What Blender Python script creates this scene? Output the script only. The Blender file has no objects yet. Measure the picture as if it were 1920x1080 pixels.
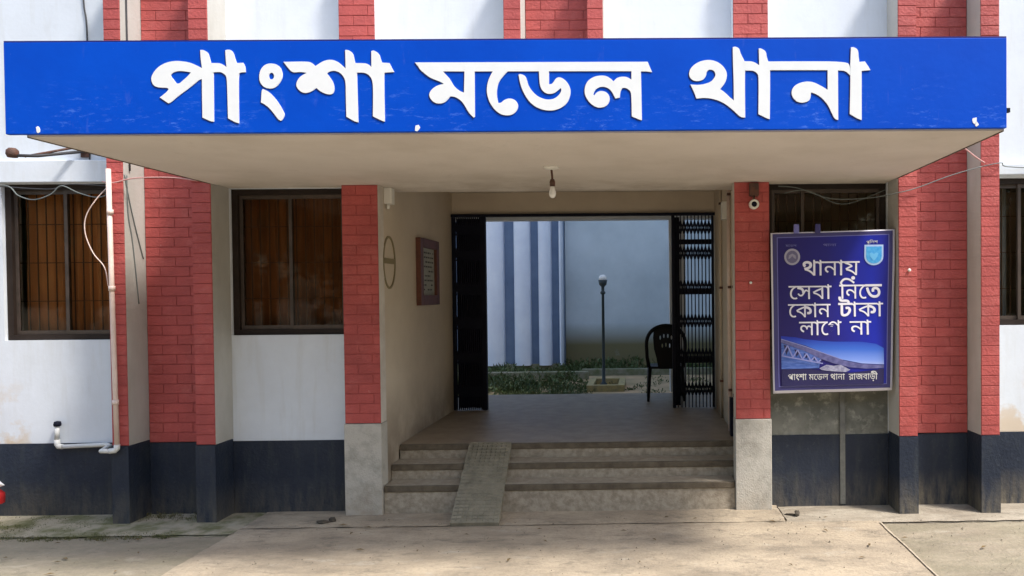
import bpy, bmesh, math, random
from mathutils import Vector, Matrix, noise
from mathutils.geometry import tessellate_polygon

random.seed(7)
scene = bpy.context.scene
COL = scene.collection
PI = math.pi

# ------------------------------------------------------------------ camera
FPX, U0, V0 = 1400.0, 1220.0, 574.0
yaw, pitch, roll = math.radians(0.8), math.radians(-1.0), 0.0095
fwd = Vector((math.sin(yaw)*math.cos(pitch), math.cos(yaw)*math.cos(pitch), math.sin(pitch)))
rgt = fwd.cross(Vector((0, 0, 1))).normalized()
up = rgt.cross(fwd)
r2 = rgt*math.cos(roll) - up*math.sin(roll)
u2 = up*math.cos(roll) + rgt*math.sin(roll)
cd = bpy.data.cameras.new('camera')
cam = bpy.data.objects.new('camera', cd)
COL.objects.link(cam)
m = Matrix((r2, u2, -fwd)).transposed().to_4x4()
m.translation = Vector((0, -6.45, 1.85))
cam.matrix_world = m
cd.sensor_width = 36.0
cd.lens = 36.0*FPX/1920.0
cd.shift_x = -(U0-960.0)/1920.0
cd.shift_y = (V0-540.0)/1920.0
cd.clip_start = 0.05
cd.clip_end = 2000.0
scene.camera = cam

# ------------------------------------------------------------------ light
SUN = Vector((-0.574, 0.334, -1.0)).normalized()
el = math.asin(-SUN.z)
az = math.atan2(-SUN.x, -SUN.y)            # from +Y clockwise
world = bpy.data.worlds.new('World')
scene.world = world
world.use_nodes = True
wn = world.node_tree
bg = wn.nodes['Background']
sky = wn.nodes.new('ShaderNodeTexSky')
sky.sky_type = 'NISHITA'
sky.sun_disc = False
sky.sun_elevation = el
sky.sun_rotation = az
sky.air_density = 1.3
sky.dust_density = 2.5
sky.ozone_density = 1.2
wn.links.new(sky.outputs[0], bg.inputs['Color'])
bg.inputs['Strength'].default_value = 0.15
sd = bpy.data.lights.new('sun', 'SUN')
sd.energy = 2.4
sd.angle = math.radians(9.0)
sd.color = (1.0, 0.95, 0.88)
so = bpy.data.objects.new('sun', sd)
so.rotation_euler = SUN.to_track_quat('-Z', 'Y').to_euler()
so.location = (6, -8, 12)
COL.objects.link(so)
scene.view_settings.view_transform = 'Standard'
scene.view_settings.look = 'None'
scene.view_settings.gamma = 1.0
scene.view_settings.use_curve_mapping = False
scene.view_settings.exposure = 1.02
scene.render.engine = 'CYCLES'
scene.cycles.max_bounces = 8
scene.cycles.diffuse_bounces = 5

# ------------------------------------------------------------------ materials
def srgb(r, g, b):
    f = lambda c: (c/255/12.92) if c/255 <= 0.04045 else ((c/255+0.055)/1.055)**2.4
    return (f(r), f(g), f(b), 1.0)

def mat(name, col, col2=None, scale=3.0, rough=0.8, bump=0.15, bscale=60.0, metal=0.0, spec=0.4,
        stretch=(1, 1, 1), lo=0.35, hi=0.65, rnd=0.0, extra=None):
    m = bpy.data.materials.new(name)
    m.use_nodes = True
    nt = m.node_tree
    N, Lk = nt.nodes, nt.links
    b = N['Principled BSDF']
    b.inputs['Roughness'].default_value = rough
    b.inputs['Metallic'].default_value = metal
    b.inputs['Specular IOR Level'].default_value = spec
    geo = N.new('ShaderNodeNewGeometry')
    mp = N.new('ShaderNodeMapping')
    mp.inputs['Scale'].default_value = stretch
    Lk.new(geo.outputs['Position'], mp.inputs['Vector'])
    c = col if len(col) == 4 else (*col, 1)
    rgb = N.new('ShaderNodeRGB'); rgb.outputs[0].default_value = c
    out = rgb.outputs[0]
    if col2 is not None:
        c2 = col2 if len(col2) == 4 else (*col2, 1)
        n = N.new('ShaderNodeTexNoise'); n.inputs['Scale'].default_value = scale
        n.inputs['Detail'].default_value = 8; n.inputs['Roughness'].default_value = 0.62
        Lk.new(mp.outputs[0], n.inputs['Vector'])
        mr = N.new('ShaderNodeMapRange')
        mr.inputs['From Min'].default_value = lo; mr.inputs['From Max'].default_value = hi
        Lk.new(n.outputs['Fac'], mr.inputs['Value'])
        mx = N.new('ShaderNodeMix'); mx.data_type = 'RGBA'
        Lk.new(mr.outputs[0], mx.inputs['Factor'])
        Lk.new(out, mx.inputs['A']); mx.inputs['B'].default_value = c2
        out = mx.outputs['Result']
    if rnd:
        oi = N.new('ShaderNodeObjectInfo')
        mr = N.new('ShaderNodeMapRange')
        mr.inputs['To Min'].default_value = 1-rnd; mr.inputs['To Max'].default_value = 1+rnd
        Lk.new(oi.outputs['Random'], mr.inputs['Value'])
        hs = N.new('ShaderNodeHueSaturation')
        Lk.new(mr.outputs[0], hs.inputs['Value']); Lk.new(out, hs.inputs['Color'])
        out = hs.outputs[0]
    if extra:
        out = extra(nt, mp, geo, out)
    Lk.new(out, b.inputs['Base Color'])
    if bump:
        n = N.new('ShaderNodeTexNoise'); n.inputs['Scale'].default_value = bscale
        n.inputs['Detail'].default_value = 6; n.inputs['Roughness'].default_value = 0.6
        Lk.new(geo.outputs['Position'], n.inputs['Vector'])
        bp = N.new('ShaderNodeBump'); bp.inputs['Strength'].default_value = bump
        bp.inputs['Distance'].default_value = 0.02
        Lk.new(n.outputs['Fac'], bp.inputs['Height'])
        Lk.new(bp.outputs[0], b.inputs['Normal'])
    return m

def nz(nt, vec, scale, lo, hi, detail=8, rough=0.6):
    n = nt.nodes.new('ShaderNodeTexNoise'); n.inputs['Scale'].default_value = scale
    n.inputs['Detail'].default_value = detail; n.inputs['Roughness'].default_value = rough
    nt.links.new(vec, n.inputs['Vector'])
    mr = nt.nodes.new('ShaderNodeMapRange')
    mr.inputs['From Min'].default_value = lo; mr.inputs['From Max'].default_value = hi
    nt.links.new(n.outputs['Fac'], mr.inputs['Value'])
    return mr.outputs[0]

def mixc(nt, fac, a, col):
    mx = nt.nodes.new('ShaderNodeMix'); mx.data_type = 'RGBA'
    nt.links.new(fac, mx.inputs['Factor'])
    nt.links.new(a, mx.inputs['A'])
    if isinstance(col, (tuple, list)):
        mx.inputs['B'].default_value = col if len(col) == 4 else (*col, 1)
    else:
        nt.links.new(col, mx.inputs['B'])
    return mx.outputs['Result']

def mul(nt, a, b):
    m = nt.nodes.new('ShaderNodeMath'); m.operation = 'MULTIPLY'
    for i, x in enumerate((a, b)):
        if isinstance(x, (int, float)): m.inputs[i].default_value = x
        else: nt.links.new(x, m.inputs[i])
    return m.outputs[0]

def zramp(nt, geo, z0, z1):
    """1 at height z0 falling to 0 at z1"""
    s = nt.nodes.new('ShaderNodeSeparateXYZ'); nt.links.new(geo.outputs['Position'], s.inputs[0])
    mr = nt.nodes.new('ShaderNodeMapRange')
    mr.inputs['From Min'].default_value = z0; mr.inputs['From Max'].default_value = z1
    mr.inputs['To Min'].default_value = 1; mr.inputs['To Max'].default_value = 0
    nt.links.new(s.outputs[2], mr.inputs['Value'])
    return mr.outputs[0]

def ex_splash(z0, z1, col, scale=6, lo=0.35, hi=0.6, amt=1.0):
    # mud and rain splash dried on at the foot of a wall, ragged upper edge
    def f(nt, mp, geo, out):
        a = zramp(nt, geo, z0, z1)
        n = nz(nt, geo.outputs['Position'], scale, lo, hi)
        return mixc(nt, mul(nt, mul(nt, a, n), amt), out, col)
    return f

def ex_wall(nt, mp, geo, out):
    s = nt.nodes.new('ShaderNodeMapping'); s.inputs['Scale'].default_value = (3.0, 3.0, 0.35)
    nt.links.new(geo.outputs['Position'], s.inputs[0])
    streak = nz(nt, s.outputs[0], 3.0, 0.52, 0.75)
    out = mixc(nt, mul(nt, streak, 0.38), out, (0.50, 0.49, 0.45))
    tw = nz(nt, geo.outputs['Position'], 6.5, 0.45, 0.70, 10, 0.7)
    out = mixc(nt, mul(nt, tw, 0.16), out, (0.50, 0.52, 0.53))
    sp = nz(nt, geo.outputs['Position'], 60.0, 0.68, 0.74, 4, 0.7)
    out = mixc(nt, mul(nt, sp, 0.35), out, (0.36, 0.35, 0.33))
    a = zramp(nt, geo, 0.7, 1.25)
    n = nz(nt, geo.outputs['Position'], 2.6, 0.50, 0.58)
    sx = nt.nodes.new('ShaderNodeSeparateXYZ'); nt.links.new(geo.outputs['Position'], sx.inputs[0])
    ax = nt.nodes.new('ShaderNodeMath'); ax.operation = 'ADD'; nt.links.new(sx.outputs[0], ax.inputs[0]); ax.inputs[1].default_value = 1.1
    ab = nt.nodes.new('ShaderNodeMath'); ab.operation = 'ABSOLUTE'; nt.links.new(ax.outputs[0], ab.inputs[0])
    mr = nt.nodes.new('ShaderNodeMapRange'); mr.inputs['From Min'].default_value = 4.0; mr.inputs['From Max'].default_value = 4.25
    nt.links.new(ab.outputs[0], mr.inputs['Value'])
    n = mul(nt, n, mr.outputs[0])
    return mixc(nt, mul(nt, mul(nt, a, n), 0.75), out, (0.58, 0.44, 0.28))

def ex_brickwear(nt, mp, geo, out):
    # faded, dusty patches and scuffs of the paint
    a = nz(nt, geo.outputs['Position'], 5.0, 0.52, 0.68, 10, 0.72)
    out = mixc(nt, mul(nt, a, 0.35), out, (0.56, 0.17, 0.15))
    s = nt.nodes.new('ShaderNodeMapping'); s.inputs['Scale'].default_value = (3.0, 3.0, 9.0)
    nt.links.new(geo.outputs['Position'], s.inputs[0])
    b = nz(nt, s.outputs[0], 4.0, 0.60, 0.72, 10, 0.75)
    out = mixc(nt, mul(nt, b, 0.45), out, (0.20, 0.045, 0.045))
    c = nz(nt, geo.outputs['Position'], 26.0, 0.66, 0.72, 6, 0.7)
    return mixc(nt, mul(nt, c, 0.35), out, (0.62, 0.36, 0.32))
def ex_soffit(nt, mp, geo, out):
    a = nz(nt, geo.outputs['Position'], 1.1, 0.48, 0.70, 10, 0.62)
    out = mixc(nt, mul(nt, a, 0.35), out, (0.42, 0.37, 0.30))
    b = nz(nt, geo.outputs['Position'], 7.0, 0.60, 0.72, 9, 0.7)
    out = mixc(nt, mul(nt, b, 0.22), out, (0.38, 0.33, 0.27))
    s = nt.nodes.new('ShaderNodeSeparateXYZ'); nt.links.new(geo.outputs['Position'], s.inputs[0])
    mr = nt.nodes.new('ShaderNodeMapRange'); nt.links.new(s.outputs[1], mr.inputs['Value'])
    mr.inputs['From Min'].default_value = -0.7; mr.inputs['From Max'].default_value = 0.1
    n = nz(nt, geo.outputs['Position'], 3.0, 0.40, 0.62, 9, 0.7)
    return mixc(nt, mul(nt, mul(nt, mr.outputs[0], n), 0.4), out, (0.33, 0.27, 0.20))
M = {}
M['white'] = mat('white_wall_paint', (0.70, 0.745, 0.80), (0.66, 0.70, 0.75), 2.2, 0.8, 0.06, 30, extra=ex_wall)
M['grey'] = mat('grey_return_paint', (0.50, 0.49, 0.46), (0.40, 0.385, 0.35), 2.5, 0.85, 0.15, 40, stretch=(1, 1, 0.4))
M['redbrick'] = mat('red_painted_brick', (0.47, 0.090, 0.080), (0.36, 0.068, 0.062), 3.0, 0.66, 0.4, 45, rnd=0.05, extra=ex_brickwear)
M['redmortar'] = mat('red_painted_joint', (0.42, 0.080, 0.072), (0.33, 0.062, 0.056), 12.0, 0.8, 0.3, 60)
def ex_plinth(nt, mp, geo, out):
    s = nt.nodes.new('ShaderNodeMapping'); s.inputs['Scale'].default_value = (2.2, 2.2, 0.5)
    nt.links.new(geo.outputs['Position'], s.inputs[0])
    a = nz(nt, s.outputs[0], 4.5, 0.50, 0.72, 9, 0.7)
    out = mixc(nt, mul(nt, a, 0.55), out, (0.055, 0.062, 0.062))
    g = zramp(nt, geo, -0.03, 0.30)
    n = nz(nt, s.outputs[0], 5.0, 0.36, 0.64, 12, 0.75)
    sx = nt.nodes.new('ShaderNodeSeparateXYZ'); nt.links.new(geo.outputs['Position'], sx.inputs[0])
    mr = nt.nodes.new('ShaderNodeMapRange'); nt.links.new(sx.outputs[0], mr.inputs['Value'])
    mr.inputs['From Min'].default_value = 1.6; mr.inputs['From Max'].default_value = 2.4
    mr.inputs['To Min'].default_value = 0.6; mr.inputs['To Max'].default_value = 1.25
    g2 = mul(nt, g, mr.outputs[0])
    out = mixc(nt, mul(nt, mul(nt, g2, n), 0.95), out, (0.19, 0.165, 0.12))
    f = nz(nt, geo.outputs['Position'], 38.0, 0.60, 0.70, 6, 0.7)
    return mixc(nt, mul(nt, mul(nt, f, n), 0.30), out, (0.16, 0.17, 0.16))
M['navy'] = mat('navy_plinth_paint', (0.015, 0.022, 0.040), (0.023, 0.031, 0.050), 3.0, 0.5, 0.35, 35, spec=0.3, extra=ex_plinth)
M['chip'] = mat('chipped_plinth_concrete', (0.13, 0.15, 0.17), (0.06, 0.08, 0.10), 18, 0.9, 0.3, 60)
def ex_bare(nt, mp, geo, out):
    a = nz(nt, geo.outputs['Position'], 9.0, 0.52, 0.66, 9, 0.7)
    out = mixc(nt, mul(nt, a, 0.85), out, (0.33, 0.33, 0.28))
    b = zramp(nt, geo, 0.62, 0.86)
    n = nz(nt, geo.outputs['Position'], 5.0, 0.35, 0.6, 8, 0.65)
    return mixc(nt, mul(nt, mul(nt, b, n), 0.7), out, (0.29, 0.29, 0.25))
M['darkwall'] = mat('bare_grey_render', (0.10, 0.105, 0.09), (0.17, 0.17, 0.145), 3.5, 0.9, 0.35, 30, extra=ex_bare)
M['base'] = mat('mosaic_plaster', (0.50, 0.475, 0.42), (0.36, 0.34, 0.295), 9.0, 0.85, 0.4, 80, lo=0.45, hi=0.68,
                extra=ex_splash(0.0, 0.35, (0.38, 0.29, 0.20), 5, 0.35, 0.7, 0.6))
M['cream'] = mat('cream_soffit_paint', (0.70, 0.65, 0.59), (0.65, 0.60, 0.54), 1.6, 0.85, 0.12, 20, extra=ex_soffit)
M['corridor'] = mat('beige_corridor_paint', (0.64, 0.55, 0.43), (0.56, 0.475, 0.365), 1.5, 0.8, 0.08, 30,
                    extra=ex_splash(0.45, 1.1, (0.17, 0.125, 0.085), 2.5, 0.2, 0.6, 0.8))
M['floor'] = mat('worn_mosaic_floor', (0.34, 0.27, 0.19), (0.25, 0.195, 0.135), 6.0, 0.45, 0.06, 90, spec=0.25)
M['riser'] = mat('mosaic_riser', (0.42, 0.36, 0.28), (0.28, 0.235, 0.175), 18.0, 0.8, 0.3, 90, lo=0.4, hi=0.62)
M['nosing'] = mat('shaded_step_nosing', (0.085, 0.066, 0.045), (0.16, 0.13, 0.09), 9.0, 0.75, 0.3, 80)  # brown kept dark to paint in the shadow at the nosing
M['tread'] = mat('mosaic_tread', (0.42, 0.365, 0.285), (0.31, 0.265, 0.20), 16.0, 0.7, 0.2, 80)
M['ramp'] = mat('ribbed_cement_ramp', (0.29, 0.26, 0.19), (0.20, 0.18, 0.13), 10.0, 0.9, 0.5, 80)
M['blue'] = None
M['letter'] = mat('white_letter_enamel', (0.86, 0.87, 0.86), (0.82, 0.83, 0.82), 8, 0.35, 0.02, 30)
M['frame'] = mat('dark_bronze_frame', (0.020, 0.013, 0.010), (0.03, 0.021, 0.017), 10, 0.5, 0.05, 40, spec=0.2)
M['sashline'] = mat('bronze_sash', (0.11, 0.082, 0.068), (0.07, 0.055, 0.045), 10, 0.4, 0.05, 40, metal=0.4)
M['curtain'] = mat('rust_orange_curtain', (0.64, 0.32, 0.13), (0.42, 0.205, 0.085), 3.0, 0.9, 0.1, 60, stretch=(1, 1, 0.3))
M['curtain2'] = mat('dark_brown_curtain', (0.30, 0.135, 0.052), (0.17, 0.08, 0.036), 3.0, 0.9, 0.1, 60, stretch=(1, 1, 0.3))
M['grille'] = mat('iron_grille', (0.09, 0.05, 0.03), None, rough=0.6, bump=0)
M['black'] = mat('black_iron', (0.005, 0.006, 0.016), (0.009, 0.010, 0.022), 12, 0.6, 0.15, 60, spec=0.15)
M['inside'] = mat('dim_room_paint', (0.20, 0.18, 0.15), None, bump=0)
M['pvc'] = mat('cream_pvc', (0.76, 0.62, 0.55), (0.66, 0.50, 0.43), 6, 0.4, 0.03, 40)
M['pvcwhite'] = mat('white_pvc', (0.78, 0.78, 0.76), (0.66, 0.66, 0.63), 8, 0.4, 0.03, 40)
M['plastic'] = mat('white_plastic', (0.75, 0.74, 0.68), None, rough=0.35, bump=0)
M['brownplast'] = mat('rusty_metal', (0.13, 0.055, 0.035), (0.07, 0.04, 0.03), 25, 0.7, 0.3, 60)
M['cable'] = mat('grey_cable', (0.15, 0.17, 0.165), None, rough=0.6, bump=0)
M['cabledark'] = mat('dark_cable', (0.05, 0.05, 0.055), None, rough=0.6, bump=0)
M['cablepink'] = mat('paint_splashed_cable', (0.55, 0.30, 0.28), None, rough=0.6, bump=0)
M['chair'] = mat('black_moulded_plastic', (0.006, 0.006, 0.007), None, spec=0.15, rough=0.5, bump=0)
M['backwall'] = mat('pale_blue_white_wall', (0.62, 0.69, 0.73), (0.47, 0.54, 0.58), 0.55, 0.85, 0.1, 20,
                    extra=ex_splash(0.62, 1.15, (0.17, 0.15, 0.075), 1.3, 0.05, 0.36, 1.0))
M['fin'] = mat('white_concrete_fin', (0.72, 0.78, 0.88), (0.64, 0.70, 0.82), 2, 0.8, 0.1, 30)
M['finblue'] = mat('blue_gap_shade', (0.19, 0.26, 0.38), (0.14, 0.20, 0.31), 2, 0.6, 0.1, 30)  # blue shadow of the gaps between fins, painted into the backing
M['soil'] = mat('sandy_soil', (0.46, 0.32, 0.19), (0.27, 0.22, 0.12), 2.5, 0.95, 0.5, 18)
M['kerb'] = mat('mossy_kerb', (0.24, 0.23, 0.18), (0.12, 0.14, 0.07), 6, 0.9, 0.4, 40)
M['leaf'] = mat('green_leaf', (0.035, 0.085, 0.018), (0.11, 0.12, 0.05), 14, 0.6, 0)
M['moss'] = mat('moss_green', (0.085, 0.10, 0.028), (0.15, 0.14, 0.06), 30, 0.95, 0)
M['globe'] = mat('opal_globe', (0.80, 0.80, 0.78), None, rough=0.25, bump=0)
M['post'] = mat('dark_green_post', (0.03, 0.045, 0.05), None, rough=0.5, bump=0)
M['yellow'] = mat('faded_yellow_kerb', (0.40, 0.32, 0.13), (0.22, 0.20, 0.12), 10, 0.9, 0.3, 40)
M['woodred'] = mat('red_brown_frame', (0.16, 0.055, 0.032), (0.10, 0.04, 0.028), 12, 0.5, 0.05, 40)
M['paper'] = mat('grey_notice_paper', (0.42, 0.42, 0.36), (0.30, 0.31, 0.27), 20, 0.8, 0)
M['ink'] = mat('dark_print', (0.06, 0.06, 0.06), None, bump=0)
M['ringolive'] = mat('olive_painted_ring', (0.24, 0.20, 0.11), None, bump=0)
M['stone'] = mat('dark_debris', (0.05, 0.045, 0.035), (0.10, 0.08, 0.06), 30, 0.95, 0.3, 60)
M['rubber'] = mat('tyre_rubber', (0.02, 0.02, 0.02), None, rough=0.8, bump=0.2)
M['bikered'] = mat('red_bodywork', (0.55, 0.03, 0.03), None, rough=0.25, bump=0, spec=0.6)
M['bikewhite'] = mat('white_bodywork', (0.75, 0.75, 0.75), None, rough=0.25, bump=0, spec=0.6)
M['chrome'] = mat('chrome', (0.6, 0.6, 0.6), None, rough=0.2, bump=0, metal=1.0)

def ex_sign(nt, mp, geo, out):
    # old scratches and rubbed flecks, most of them low on the board
    s = nt.nodes.new('ShaderNodeMapping'); s.inputs['Scale'].default_value = (1.0, 1.0, 3.6)
    nt.links.new(geo.outputs['Position'], s.inputs[0])
    sc = nz(nt, s.outputs[0], 13.0, 0.55, 0.64, 10, 0.78)
    big = nz(nt, geo.outputs['Position'], 2.4, 0.40, 0.56)
    z = zramp(nt, geo, 2.84, 3.16)
    out = mixc(nt, mul(nt, mul(nt, mul(nt, sc, big), z), 0.55), out, (0.10, 0.24, 0.80))
    v = nt.nodes.new('ShaderNodeMapping'); v.inputs['Scale'].default_value = (5.0, 1.0, 1.0)
    nt.links.new(geo.outputs['Position'], v.inputs[0])
    sc2 = nz(nt, v.outputs[0], 3.4, 0.62, 0.74, 8, 0.7)
    out = mixc(nt, mul(nt, sc2, 0.30), out, (0.10, 0.16, 0.62))
    sc3 = nz(nt, geo.outputs['Position'], 30.0, 0.68, 0.73, 6, 0.7)
    return mixc(nt, mul(nt, sc3, 0.35), out, (0.25, 0.34, 0.75))
M['blue'] = mat('royal_blue_sign_paint', (0.0, 0.062, 0.50), (0.0, 0.074, 0.56), 2.0, 0.5, 0.05, 25, spec=0.12, extra=ex_sign)
M['blueedge'] = mat('navy_sign_edge', srgb(22, 30, 110), None, bump=0)

def ex_ground(nt, mp, geo, out):
    s = nt.nodes.new('ShaderNodeMapping'); s.inputs['Scale'].default_value = (0.6, 1.3, 1.0)
    nt.links.new(geo.outputs['Position'], s.inputs[0])
    a = nz(nt, s.outputs[0], 1.8, 0.42, 0.64, 12, 0.7)
    out = mixc(nt, mul(nt, a, 0.8), out, (0.235, 0.195, 0.145))
    b = nz(nt, s.outputs[0], 6.0, 0.52, 0.64, 12, 0.75)
    out = mixc(nt, mul(nt, b, 0.65), out, (0.17, 0.145, 0.11))
    c = nz(nt, s.outputs[0], 4.0, 0.58, 0.66, 12, 0.72)
    out = mixc(nt, mul(nt, c, 0.6), out, (0.47, 0.42, 0.34))
    d = nz(nt, geo.outputs['Position'], 42.0, 0.50, 0.70, 6, 0.7)
    out = mixc(nt, mul(nt, d, 0.35), out, (0.16, 0.14, 0.105))
    e = nz(nt, geo.outputs['Position'], 90.0, 0.60, 0.72, 4, 0.7)
    out = mixc(nt, mul(nt, e, 0.4), out, (0.50, 0.46, 0.38))
    v = nt.nodes.new('ShaderNodeTexVoronoi'); v.feature = 'DISTANCE_TO_EDGE'
    v.inputs['Scale'].default_value = 0.7
    w = nt.nodes.new('ShaderNodeTexNoise'); w.inputs['Scale'].default_value = 2.2; w.inputs['Detail'].default_value = 8
    nt.links.new(geo.outputs['Position'], w.inputs['Vector'])
    vm = nt.nodes.new('ShaderNodeVectorMath'); vm.operation = 'MULTIPLY_ADD'
    nt.links.new(w.outputs['Color'], vm.inputs[0]); vm.inputs[1].default_value = (0.9, 0.9, 0)
    nt.links.new(geo.outputs['Position'], vm.inputs[2])
    nt.links.new(vm.outputs[0], v.inputs['Vector'])
    mr = nt.nodes.new('ShaderNodeMapRange')
    mr.inputs['From Min'].default_value = 0.0; mr.inputs['From Max'].default_value = 0.009
    mr.inputs['To Min'].default_value = 1; mr.inputs['To Max'].default_value = 0
    nt.links.new(v.outputs['Distance'], mr.inputs['Value'])
    br = nz(nt, geo.outputs['Position'], 1.3, 0.50, 0.58)
    return mixc(nt, mul(nt, mul(nt, mr.outputs[0], br), 0.28), out, (0.13, 0.105, 0.075))
def ex_ground_moss(nt, mp, geo, out):
    out = ex_ground(nt, mp, geo, out)
    s = nt.nodes.new('ShaderNodeMapping'); s.inputs['Scale'].default_value = (0.7, 2.2, 1.0)
    nt.links.new(geo.outputs['Position'], s.inputs[0])
    g = nz(nt, s.outputs[0], 2.6, 0.34, 0.60, 8, 0.65)
    return mixc(nt, mul(nt, g, 0.5), out, (0.20, 0.185, 0.12))
M['ground'] = mat('worn_concrete_yard', (0.49, 0.405, 0.295), (0.41, 0.335, 0.24), 1.3, 0.92, 0.6, 30, extra=ex_ground)
M['groundmoss'] = mat('mossy_concrete_yard', (0.39, 0.335, 0.25), (0.33, 0.28, 0.205), 1.3, 0.94, 0.6, 30, extra=ex_ground_moss)
M['apron'] = mat('pale_cement_apron', (0.45, 0.40, 0.32), (0.36, 0.315, 0.245), 3.0, 0.92, 0.5, 30, extra=ex_ground)
M['apronmoss'] = mat('mossy_cement_apron', (0.36, 0.32, 0.235), (0.15, 0.15, 0.07), 4.0, 0.95, 0.5, 30, lo=0.42, hi=0.6)

# window glass: tinted sheet, partly mirror, partly see-through
gm = bpy.data.materials.new('tinted_window_glass'); gm.use_nodes = True
nt = gm.node_tree; nt.nodes.remove(nt.nodes['Principled BSDF'])
tr = nt.nodes.new('ShaderNodeBsdfTransparent'); tr.inputs[0].default_value = (0.88, 0.82, 0.74, 1)
gl = nt.nodes.new('ShaderNodeBsdfGlossy'); gl.inputs['Roughness'].default_value = 0.03
fr = nt.nodes.new('ShaderNodeFresnel'); fr.inputs[0].default_value = 1.25
mx = nt.nodes.new('ShaderNodeMixShader')
nt.links.new(fr.outputs[0], mx.inputs[0]); nt.links.new(tr.outputs[0], mx.inputs[1]); nt.links.new(gl.outputs[0], mx.inputs[2])
nt.links.new(mx.outputs[0], nt.nodes['Material Output'].inputs[0])
M['glass'] = gm

# ------------------------------------------------------------------ mesh helpers
class MB:
    def __init__(s): s.v = []; s.f = []; s.mi = []; s.sm = []
    def add(s, vs, fs, mi=0, smooth=False):
        o = len(s.v); s.v += [tuple(p) for p in vs]
        for f in fs:
            s.f.append(tuple(o+i for i in f)); s.mi.append(mi); s.sm.append(smooth)
        return s
    def box(s, x0, x1, y0, y1, z0, z1, mi=0, mfront=None):
        vs = [(x0,y0,z0),(x1,y0,z0),(x1,y1,z0),(x0,y1,z0),(x0,y0,z1),(x1,y0,z1),(x1,y1,z1),(x0,y1,z1)]
        s.add(vs, [(0,3,2,1),(4,5,6,7),(1,2,6,5),(2,3,7,6),(3,0,4,7)], mi)
        s.add(vs, [(0,1,5,4)], mi if mfront is None else mfront)
        return s
    def tube(s, pts, r, n=10, mi=0, cap=True):
        pts = [Vector(p) for p in pts]; rings = []
        k = len(pts); prev = None
        for i, p in enumerate(pts):
            a = pts[max(i-1, 0)]; b = pts[min(i+1, k-1)]
            t = (b-a).normalized()
            if prev is None:
                h = Vector((0, 0, 1)) if abs(t.z) < 0.9 else Vector((1, 0, 0))
                u = t.cross(h).normalized()
            else:
                u = (prev - t*prev.dot(t)).normalized()
            prev = u; w = t.cross(u)
            rr = r[i] if isinstance(r, (list, tuple)) else r
            rings.append([p + (u*math.cos(2*PI*j/n) + w*math.sin(2*PI*j/n))*rr for j in range(n)])
        vs = [q for rg in rings for q in rg]
        fs = [(i*n+j, i*n+(j+1) % n, (i+1)*n+(j+1) % n, (i+1)*n+j) for i in range(k-1) for j in range(n)]
        s.add(vs, fs, mi, True)
        if cap:
            s.add(rings[0], [tuple(range(n))[::-1]], mi); s.add(rings[-1], [tuple(range(n))], mi)
        return s
    def lathe(s, c, prof, n=20, mi=0, axis='z'):
        vs = []
        for r, h in prof:
            for j in range(n):
                a = 2*PI*j/n
                q = (r*math.cos(a), r*math.sin(a), h)
                if axis == 'x': q = (h, q[0], q[1])
                if axis == 'y': q = (q[0], h, q[1])
                vs.append((c[0]+q[0], c[1]+q[1], c[2]+q[2]))
        k = len(prof)
        fs = [(i*n+j, i*n+(j+1) % n, (i+1)*n+(j+1) % n, (i+1)*n+j) for i in range(k-1) for j in range(n)]
        s.add(vs, fs, mi, True)
        return s
    def plate(s, loops, yf, yb, mi=0):
        """flat shape in the x/z plane (outer loop, then holes), front at yf, back at yb"""
        polys = [[Vector((x, z, 0)) for x, z in lp] for lp in loops]
        tris = tessellate_polygon(polys)
        flat = [p for lp in loops for p in lp]
        n = len(flat)
        s.add([(x, yf, z) for x, z in flat], [tuple(t) for t in tris], mi)
        s.add([(x, yb, z) for x, z in flat], [tuple(t)[::-1] for t in tris], mi)
        o = 0
        for lp in loops:
            k = len(lp)
            vs = [(x, yf, z) for x, z in lp] + [(x, yb, z) for x, z in lp]
            s.add(vs, [(i, (i+1) % k, k+(i+1) % k, k+i) for i in range(k)], mi)
            o += k
        return s
    def build(s, name, mats, parent=None, bev=0.0, origin=None, recalc=True):
        me = bpy.data.meshes.new(name)
        o = origin if origin is not None else (origin_of(parent) if parent else Vector((0, 0, 0)))
        me.from_pydata([(x-o[0], y-o[1], z-o[2]) for x, y, z in s.v], [], s.f)
        if not isinstance(mats, (list, tuple)): mats = [mats]
        for q in mats: me.materials.append(q)
        for p, a, b in zip(me.polygons, s.mi, s.sm):
            p.material_index = a; p.use_smooth = b
        bm = bmesh.new(); bm.from_mesh(me)
        bmesh.ops.remove_doubles(bm, verts=bm.verts, dist=1e-5)
        if recalc: bmesh.ops.recalc_face_normals(bm, faces=bm.faces)
        if bev:
            bmesh.ops.bevel(bm, geom=bm.edges, offset=bev, segments=2, profile=0.5, affect='EDGES')
        bm.to_mesh(me); bm.free()
        ob = bpy.data.objects.new(name, me); COL.objects.link(ob)
        if parent is not None: ob.parent = parent
        elif origin is not None: ob.location = origin
        return ob

def paint_band(x0, x1, yf, yb, z0, z1, amp=0.004, ret=True):
    """a painted dado with a hand-cut, slightly wavering upper edge"""
    n = max(6, int((x1-x0)/0.035)); b = MB(); vs = []
    for i in range(n+1):
        x = x0+(x1-x0)*i/n
        zt = z1+amp*noise.noise(Vector((x*4.0, yf*9, 2)))+amp*0.6*noise.noise(Vector((x*17.0, 1, yf*5)))
        vs += [(x, yf, z0), (x, yf, zt), (x, yb, zt), (x, yb, z0)]
    fs = []
    for i in range(n):
        a = i*4; c = a+4
        fs += [(a, c, c+1, a+1), (a+1, c+1, c+2, a+2), (a+3, a+2, c+2, c+3), (a, a+3, c+3, c)]
    fs += [(0, 1, 2, 3), (n*4, n*4+3, n*4+2, n*4+1)]
    return b.add(vs, fs)

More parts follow.
